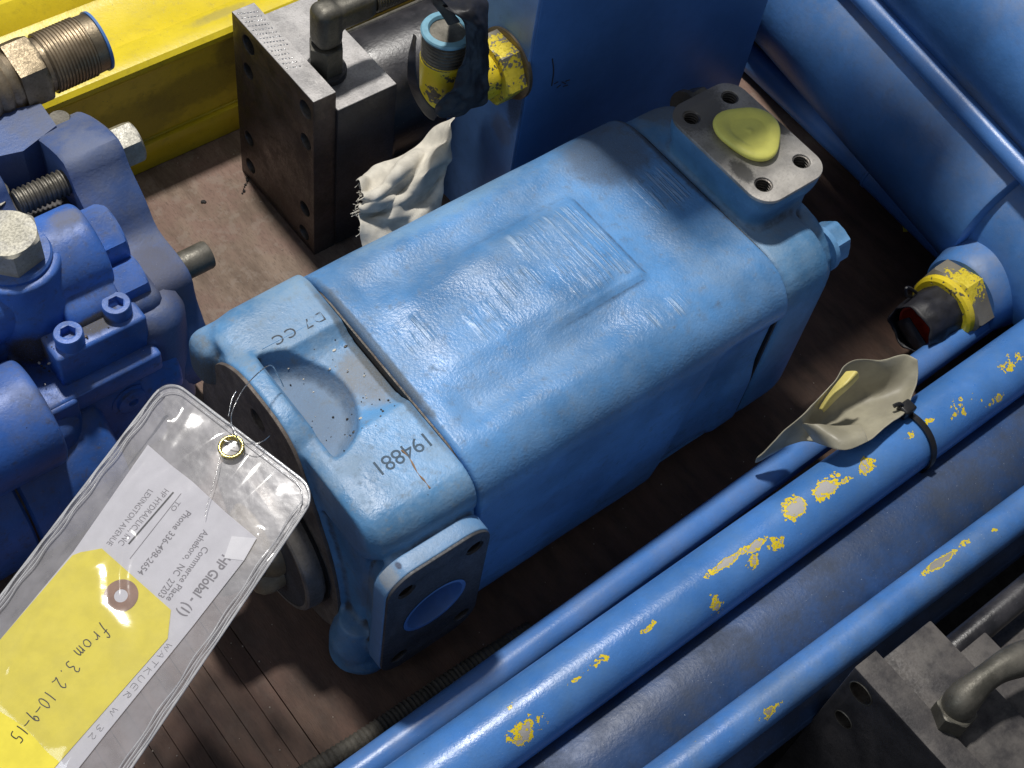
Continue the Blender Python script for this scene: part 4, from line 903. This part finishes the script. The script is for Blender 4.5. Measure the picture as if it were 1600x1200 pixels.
def rc_map(s, t, r=1.6):
    dx = (r-s) if s < r else ((s-(PW-r)) if s > PW-r else 0); dy = (r-t) if t < r else ((t-(PL-r)) if t > PL-r else 0)
    if dx > 0 and dy > 0:
        m = max(dx, dy); l = math.hypot(dx, dy); dx2, dy2 = dx*m/l, dy*m/l
        s = r-dx2 if s < r else PW-r+dx2; t = r-dy2 if t < r else PL-r+dy2
    return s, t
def P3(s, t, h): return TL+U*s+Vl*t+N_*h
pouch = thing('tag_pouch', tuple(TL), 'clear vinyl pouch with brass eyelet, holding a white label and a yellow card', 'document pouch')
def psheet(hf, name, mat, nu=90, nv=150):
    b = B(); g_ = []
    for j in range(nv+1):
        row = []
        for i in range(nu+1):
            s, t = rc_map(PW*i/nu, PL*j/nv); row.append(b.verts.new(P3(s, t, hf(s, t))))
        g_.append(row)
    for j in range(nv):
        for i in range(nu): b.faces.new((g_[j][i], g_[j][i+1], g_[j+1][i+1], g_[j+1][i]))
    return part(name, b, mat, pouch, 'keep')
psheet(lambda s, t: -.12, 'back_sheet', m_vinyl_back, 24, 40)
psheet(hfun, 'front_sheet', m_vinyl)
def outline_pts(ins):
    o = []
    for k in range(41): o.append((PW*k/40, 0))
    o = [(0, PL*(1-k/60)) for k in range(60)]+o+[(PW, PL*k/60) for k in range(1, 61)]
    out = []
    for s, t in o:
        s, t = rc_map(s, t); out.append((ins+(s)*(PW-2*ins)/PW, ins+t*(PL-ins)/PL))
    return out
for nm, ins, r, zz in (('welded_edge', .04, .10, -.02), ('seam_line', .42, .035, .10)):
    b = B(); tube(b, [P3(s, t, zz) for s, t in outline_pts(ins)], r, 8); part(nm, b, m_vinyl_edge, pouch, 60)
for k in (.18, .62):
    b = B(); tube(b, [P3(k+.06*math.sin(t*2.1), t, .12+.05*math.sin(t*1.3)) for t in [1.2+22*i/60 for i in range(60)]], .05, 6); part('edge_fold', b, m_vinyl_edge, pouch, 60)
    b = B(); tube(b, [P3(PW-k+.06*math.sin(t*1.7), t, .12+.05*math.sin(t*1.1)) for t in [1.2+22*i/60 for i in range(60)]], .05, 6); part('edge_fold', b, m_vinyl_edge, pouch, 60)
def flat(name, pxs, h, mat, parent, th=.02, curve=.0):
    b = B(); lo = [px2pl(px, py, h) for px, py in pxs]; skin(b, [[p+N_*th for p in lo], lo]); return part(name, b, mat, parent, 20)
label = thing('paper_label', tuple(px2pl(231, 695)), 'white printed address label inside the clear pouch, with sender and phone number', 'paper label')
flat('sheet', [(231, 695), (270, 729), (300, 752), (352, 800), (401, 841), (381, 876), (300, 980), (165, 1147), (60, 1280), (-120, 1280), (-120, 1160), (0, 1000), (115, 862)], -.03, m_paper, label)
flat('folded_corner', [(401, 841), (381, 876), (350, 872), (362, 838)], .0, plain('paper_fold', (.78, .77, .80), .7, var=.03), label, .015)
card = thing('yellow_card', tuple(px2pl(189, 931)), 'yellow tag card with brown hole ring and handwriting, inside the clear pouch', 'tag card')
flat('card', [(113, 868), (126, 863), (159, 857), (267, 953), (262, 998), (84, 1201), (20, 1280), (-120, 1280), (-120, 1135), (0, 1000)], .02, m_yellowcard, card)
c_ = px2pl(189, 931, .05)
b = B(); lathe(b, c_, N_, [(0, 1.13), (.012, 1.13), (.014, .46), (0, .44)], 44, caps=False); part('hole_ring', b, m_ringbrown, card, 20)
b = B(); lathe(b, c_, N_, [(-.0, .01), (0.003, .45)], 30, caps=True); part('hole', b, m_paper, card, 20)
def ptext(txt, p0, p1, size, parent, mat, h, name='print', bold=0.0):
    a = px2pl(*p0, h); e = px2pl(*p1, h); u = (e-a); L = u.length; u.normalize(); v = N_.cross(u)
    b = text_mesh(txt, 1.0, .004, bold); xs_ = [q.co.x for q in b.verts]; x0, x1 = min(xs_), max(xs_)
    for q in b.verts: q.co = a+u*((q.co.x-x0)/(x1-x0)*L)+v*(q.co.y*size)+N_*q.co.z
    return part(name, b, mat, parent, 20)
for txt, p0, p1, sz, bo in (('HP Global - (1)', (348, 866), (277, 957), .98, .022), ('Commerce Place', (318, 853), (259, 936), .66, .006), ('Asheboro,  NC  27203', (318, 827), (246, 930), .66, .006), ('Phone 336-498-2654', (291, 797), (214, 894), .66, .008),
                        ('TO', (276, 782), (266, 796), .5, 0), ('HP HYDRAULICS, INC', (257, 763), (184, 848), .62, 0), ('LEXINGTON AVENUE', (232, 764), (166, 849), .58, 0)):
    ptext(txt, p0, p1, sz, label, m_ink, .0, bold=bo)
for p0, p1, wd in (((271, 769), (201, 850), .12), ((283, 771), (203, 873), .05)):
    b = B(); a = px2pl(*p0, .005); e = px2pl(*p1, .005); sd = N_.cross((e-a).normalized())*wd/2
    skin(b, [[a+sd+N_*.004, a-sd+N_*.004, a-sd, a+sd], [e+sd+N_*.004, e-sd+N_*.004, e-sd, e+sd]]); part('rule_line', b, m_inkdark if wd > .1 else m_ink, label, 20)
G = {'f': [[(.7, .95), (.5, 1.1), (.35, .9), (.3, .3), (.15, -.2)], [(.1, .55), (.6, .6)]], 'r': [[(.1, .6), (.15, 0)], [(.14, .3), (.4, .6), (.6, .52)]], 'o': [[(.5, .6), (.15, .5), (.15, .1), (.5, 0), (.75, .3), (.5, .6)]],
     'm': [[(.05, .6), (.1, 0)], [(.08, .35), (.3, .6), (.42, .4), (.42, 0)], [(.42, .35), (.62, .6), (.78, .4), (.8, 0)]], '3': [[(.1, .95), (.5, 1.05), (.6, .8), (.3, .55), (.65, .35), (.5, .0), (.1, .05)]],
     '2': [[(.1, .8), (.4, 1.0), (.6, .75), (.4, .4), (.1, .02), (.35, .08), (.75, 0)]], '.': [[(.3, .0), (.35, .08)]], '1': [[(.4, 1), (.35, .5), (.38, 0)]], '0': [[(.5, 1), (.15, .7), (.15, .2), (.45, 0), (.75, .3), (.7, .8), (.5, 1)]],
     '-': [[(.0, .42), (.5, .45), (.9, .42)]], '9': [[(.65, .8), (.4, 1), (.15, .75), (.4, .5), (.65, .8), (.62, .4), (.5, -.1)]], '5': [[(.75, 1), (.25, .98), (.2, .6), (.6, .55), (.6, .1), (.1, 0)]], ' ': [],
     'W': [[(.0, 1), (.2, 0), (.4, .7), (.6, 0), (.8, 1)]], 'A': [[(.0, 0), (.4, 1), (.7, 0)], [(.2, .4), (.6, .4)]], 'T': [[(.4, 1), (.4, 0)], [(.0, 1), (.8, 1)]], 'E': [[(.7, 1), (.1, 1), (.1, 0), (.7, 0)], [(.1, .5), (.6, .5)]],
     'R': [[(.1, 0), (.1, 1), (.6, .85), (.1, .5), (.7, 0)]], 'K': [[(.1, 0), (.1, 1)], [(.7, 1), (.1, .5), (.7, 0)]], 'U': [[(.1, 1), (.1, .1), (.6, .1), (.65, 1)]]}
def hand(txt, p0, p1, size, parent, mat, h, r=.035):
    a = px2pl(*p0, h); e = px2pl(*p1, h); u = (e-a); L = u.length; u.normalize(); v = N_.cross(u); b = B(); step = L/len(txt)
    for i, ch in enumerate(txt):
        for strk in G[ch]:
            pl_ = [a+u*(step*(i+x*.92))+v*(y*size) for x, y in strk]; tube(b, spline([tuple(q) for q in pl_], 4), r, 5)
    part('handwriting', b, mat, parent, 60)
hand('from', (160, 974), (112, 1019), .95, card, m_inkdark, .05)
hand('3.2', (108, 1031), (78, 1070), .95, card, m_inkdark, .05)
hand('10-9-15', (73, 1078), (12, 1152), .90, card, m_inkdark, .05)
hand('WATKUER W 32', (262, 1004), (134, 1156), .38, label, m_ink, .01, .013)
ec = px2pl(361, 698, .34)
b = B(); lathe(b, ec, N_, [(-.3, .62), (-.02, .64), (.06, .70), (.10, .80), (.06, .90), (-.03, .92), (-.05, .84)], 44, caps=False); part('eyelet', b, m_eyelet, pouch, 60)
wire = thing('tie_wire', tuple(ec), 'thin bent silver wire loop threaded through the brass eyelet', 'wire')
b = B()
w1 = [px2pl(350, 688, .5), px2pl(372, 692, .5), at(362, 662, z=27.4), at(364, 640, z=28.0), at(384, 603, z=28.2), at(420, 571, z=27.6), at(434, 586, z=26.2), at(443, 604, z=25.0)]
tube(b, spline([tuple(p) for p in w1], 8), .045, 6)
w2 = [at(357, 650, z=27.6), at(362, 625, z=27.9), at(369, 611, z=28.1)]; tube(b, spline([tuple(p) for p in w2], 6), .04, 6)
w3 = [px2pl(372, 692, .5), at(395, 694, z=27.6), at(410, 690, z=27.6), at(421, 681, z=27.2)]; tube(b, spline([tuple(p) for p in w3], 6), .03, 6)
w4 = [px2pl(345, 705, .5), px2pl(338, 740, .5), px2pl(325, 785, .42), px2pl(320, 808, .38)]; tube(b, spline([tuple(p) for p in w4], 6), .016, 6)
part('wire', b, m_wire, wire, 60)

# ================================================================== old pouch tied to the chipped tube
def Z(px, py, z): return at(px, py, z=z)
rows = [[Z(1183, 715, 9.2), Z(1181, 719, 8.8), Z(1180, 724, 8.2)], [Z(1226, 672, 12), Z(1228, 686, 10.4), Z(1234, 694, 9.4)], [Z(1268, 634, 13.6), Z(1268, 668, 10.8), Z(1268, 690, 10.6)],
        [Z(1300, 598, 14.6), Z(1296, 650, 10.6), Z(1295, 698, 12.6)], [Z(1330, 562, 15.2), Z(1332, 632, 10.2), Z(1320, 703, 13.2)], [Z(1375, 562, 14.2), Z(1373, 622, 10.6), Z(1358, 688, 13.0)],
        [Z(1412, 553, 13.6), Z(1410, 612, 11.4), Z(1388, 664, 12.8)], [Z(1434, 562, 13.6), Z(1433, 602, 12.4), Z(1413, 646, 12.6)]]
op = sheet('tag_pouch', rows, None, m_vinyl_old, 'yellowed dusty vinyl pouch, curled and empty, zip tied to the chipped blue tube', 'document pouch', .14, .22, nf=.35, sub=7)
m_oldv = paint('cloudy_old_vinyl', (.36, .335, .245), .38, .4, (.24, .22, .18), .004, 2, var=.25, specks=0)
op.data.materials.clear(); op.data.materials.append(m_oldv)
rows = [[Z(1322, 580, 15.4), Z(1339, 580, 15.9), Z(1342, 590, 15.0)], [Z(1306, 600, 14.8), Z(1322, 600, 15.6), Z(1327, 605, 14.4)], [Z(1292, 620, 13.8), Z(1300, 618, 14.6), Z(1306, 624, 13.2)], [Z(1280, 640, 12.8), Z(1284, 640, 13.2), Z(1286, 644, 12.4)]]
m_fold = plain('yellow_vinyl_fold', (.66, .56, .17), .4, var=.1)
fo = sheet('fold', rows, None, m_fold, None, None, .12, .05, sub=6); fo.parent = op
rows = [[Z(1248, 660, 11.8), Z(1262, 676, 11.2), Z(1272, 690, 10.8)], [Z(1275, 663, 12.8), Z(1290, 680, 13.0), Z(1300, 700, 12.7)], [Z(1310, 666, 12.2), Z(1322, 684, 13.4), Z(1325, 703, 13.2)], [Z(1345, 664, 12.2), Z(1352, 676, 13.2), Z(1356, 690, 13.1)]]
fo = sheet('front_flap', rows, None, m_oldv, None, None, .1, .1, sub=6); fo.parent = op
zt = thing('zip_tie', (0, 0, 0), 'black zip tie cinched round the chipped blue tube, holding the old vinyl pouch', 'zip tie')
zx = at(1440, 672, z=11.4).x
b = B(); ri = []
for i in range(73):
    t = 2*math.pi*i/72; ri.append(V((zx+.3*math.sin(t), -26.2+3.08*math.cos(t), 8.6+3.08*math.sin(t))))
ribbon(b, ri, lambda i, p: (1, 0, 0), .62, .16); part('band', b, m_blackplastic, zt, 40)
hp_ = V((zx-.1, -24.7, 11.9)); b = B(); box(b, hp_-V((.7, .6, .45)), hp_+V((.7, .6, .75)), .2, 3); part('lock_head', b, m_blackplastic, zt, 40)
b = B(); tube(b, spline([tuple(hp_), tuple(hp_+V((-.6, .5, .9))), tuple(hp_+V((-1.2, .7, .8)))], 5), .2, 8); part('cut_tail', b, m_blackplastic, zt, 40)
# small scraps on the boards
def scrap(px, py, r, lab, mat, seed):
    p = at(px, py, z=.1); b = B(); n = 9; random.seed(seed)
    o_ = [(r*random.uniform(.5, 1)*math.cos(2*math.pi*i/n), r*random.uniform(.35, .8)*math.sin(2*math.pi*i/n)) for i in range(n)]
    prism(b, [(p.x+a, p.y+c) for a, c in o_], 'z', .02, .16); o = part('debris_chip', b, mat, None, 40); tag(o, lab, 'debris')
scrap(1418, 355, .9, 'small yellow paint chip on the dark boards by the thin blue tube', m_yellowcard, 3)
scrap(318, 315, .35, 'dark grit speck on the boards between the blue flange and the black block', m_ground, 4)
bm = B()
for i in range(9): p = at(388-i*1.2+random.uniform(-2, 2), 275+i*3.4, z=.06); bmesh.ops.create_icosphere(bm, subdivisions=1, radius=random.uniform(.08, .2), matrix=Matrix.Translation(p))
o = part('grit', bm, m_ground, None, 40); o['kind'] = 'stuff'; o['label'] = 'dark crumbs of grit on the boards beside the black end plate'; o['category'] = 'grit'
bm = B()
for i in range(420):
    p = V((random.uniform(-45, 30), random.uniform(-22, 44), .02)); bmesh.ops.create_icosphere(bm, subdivisions=1, radius=random.uniform(.03, .09), matrix=Matrix.Translation(p))
o = part('dust_grains', bm, plain('pale_grit', (.35, .3, .25), .8), None, 40); o['kind'] = 'stuff'; o['label'] = 'pale dust grains scattered over the brown boards'; o['category'] = 'grit'
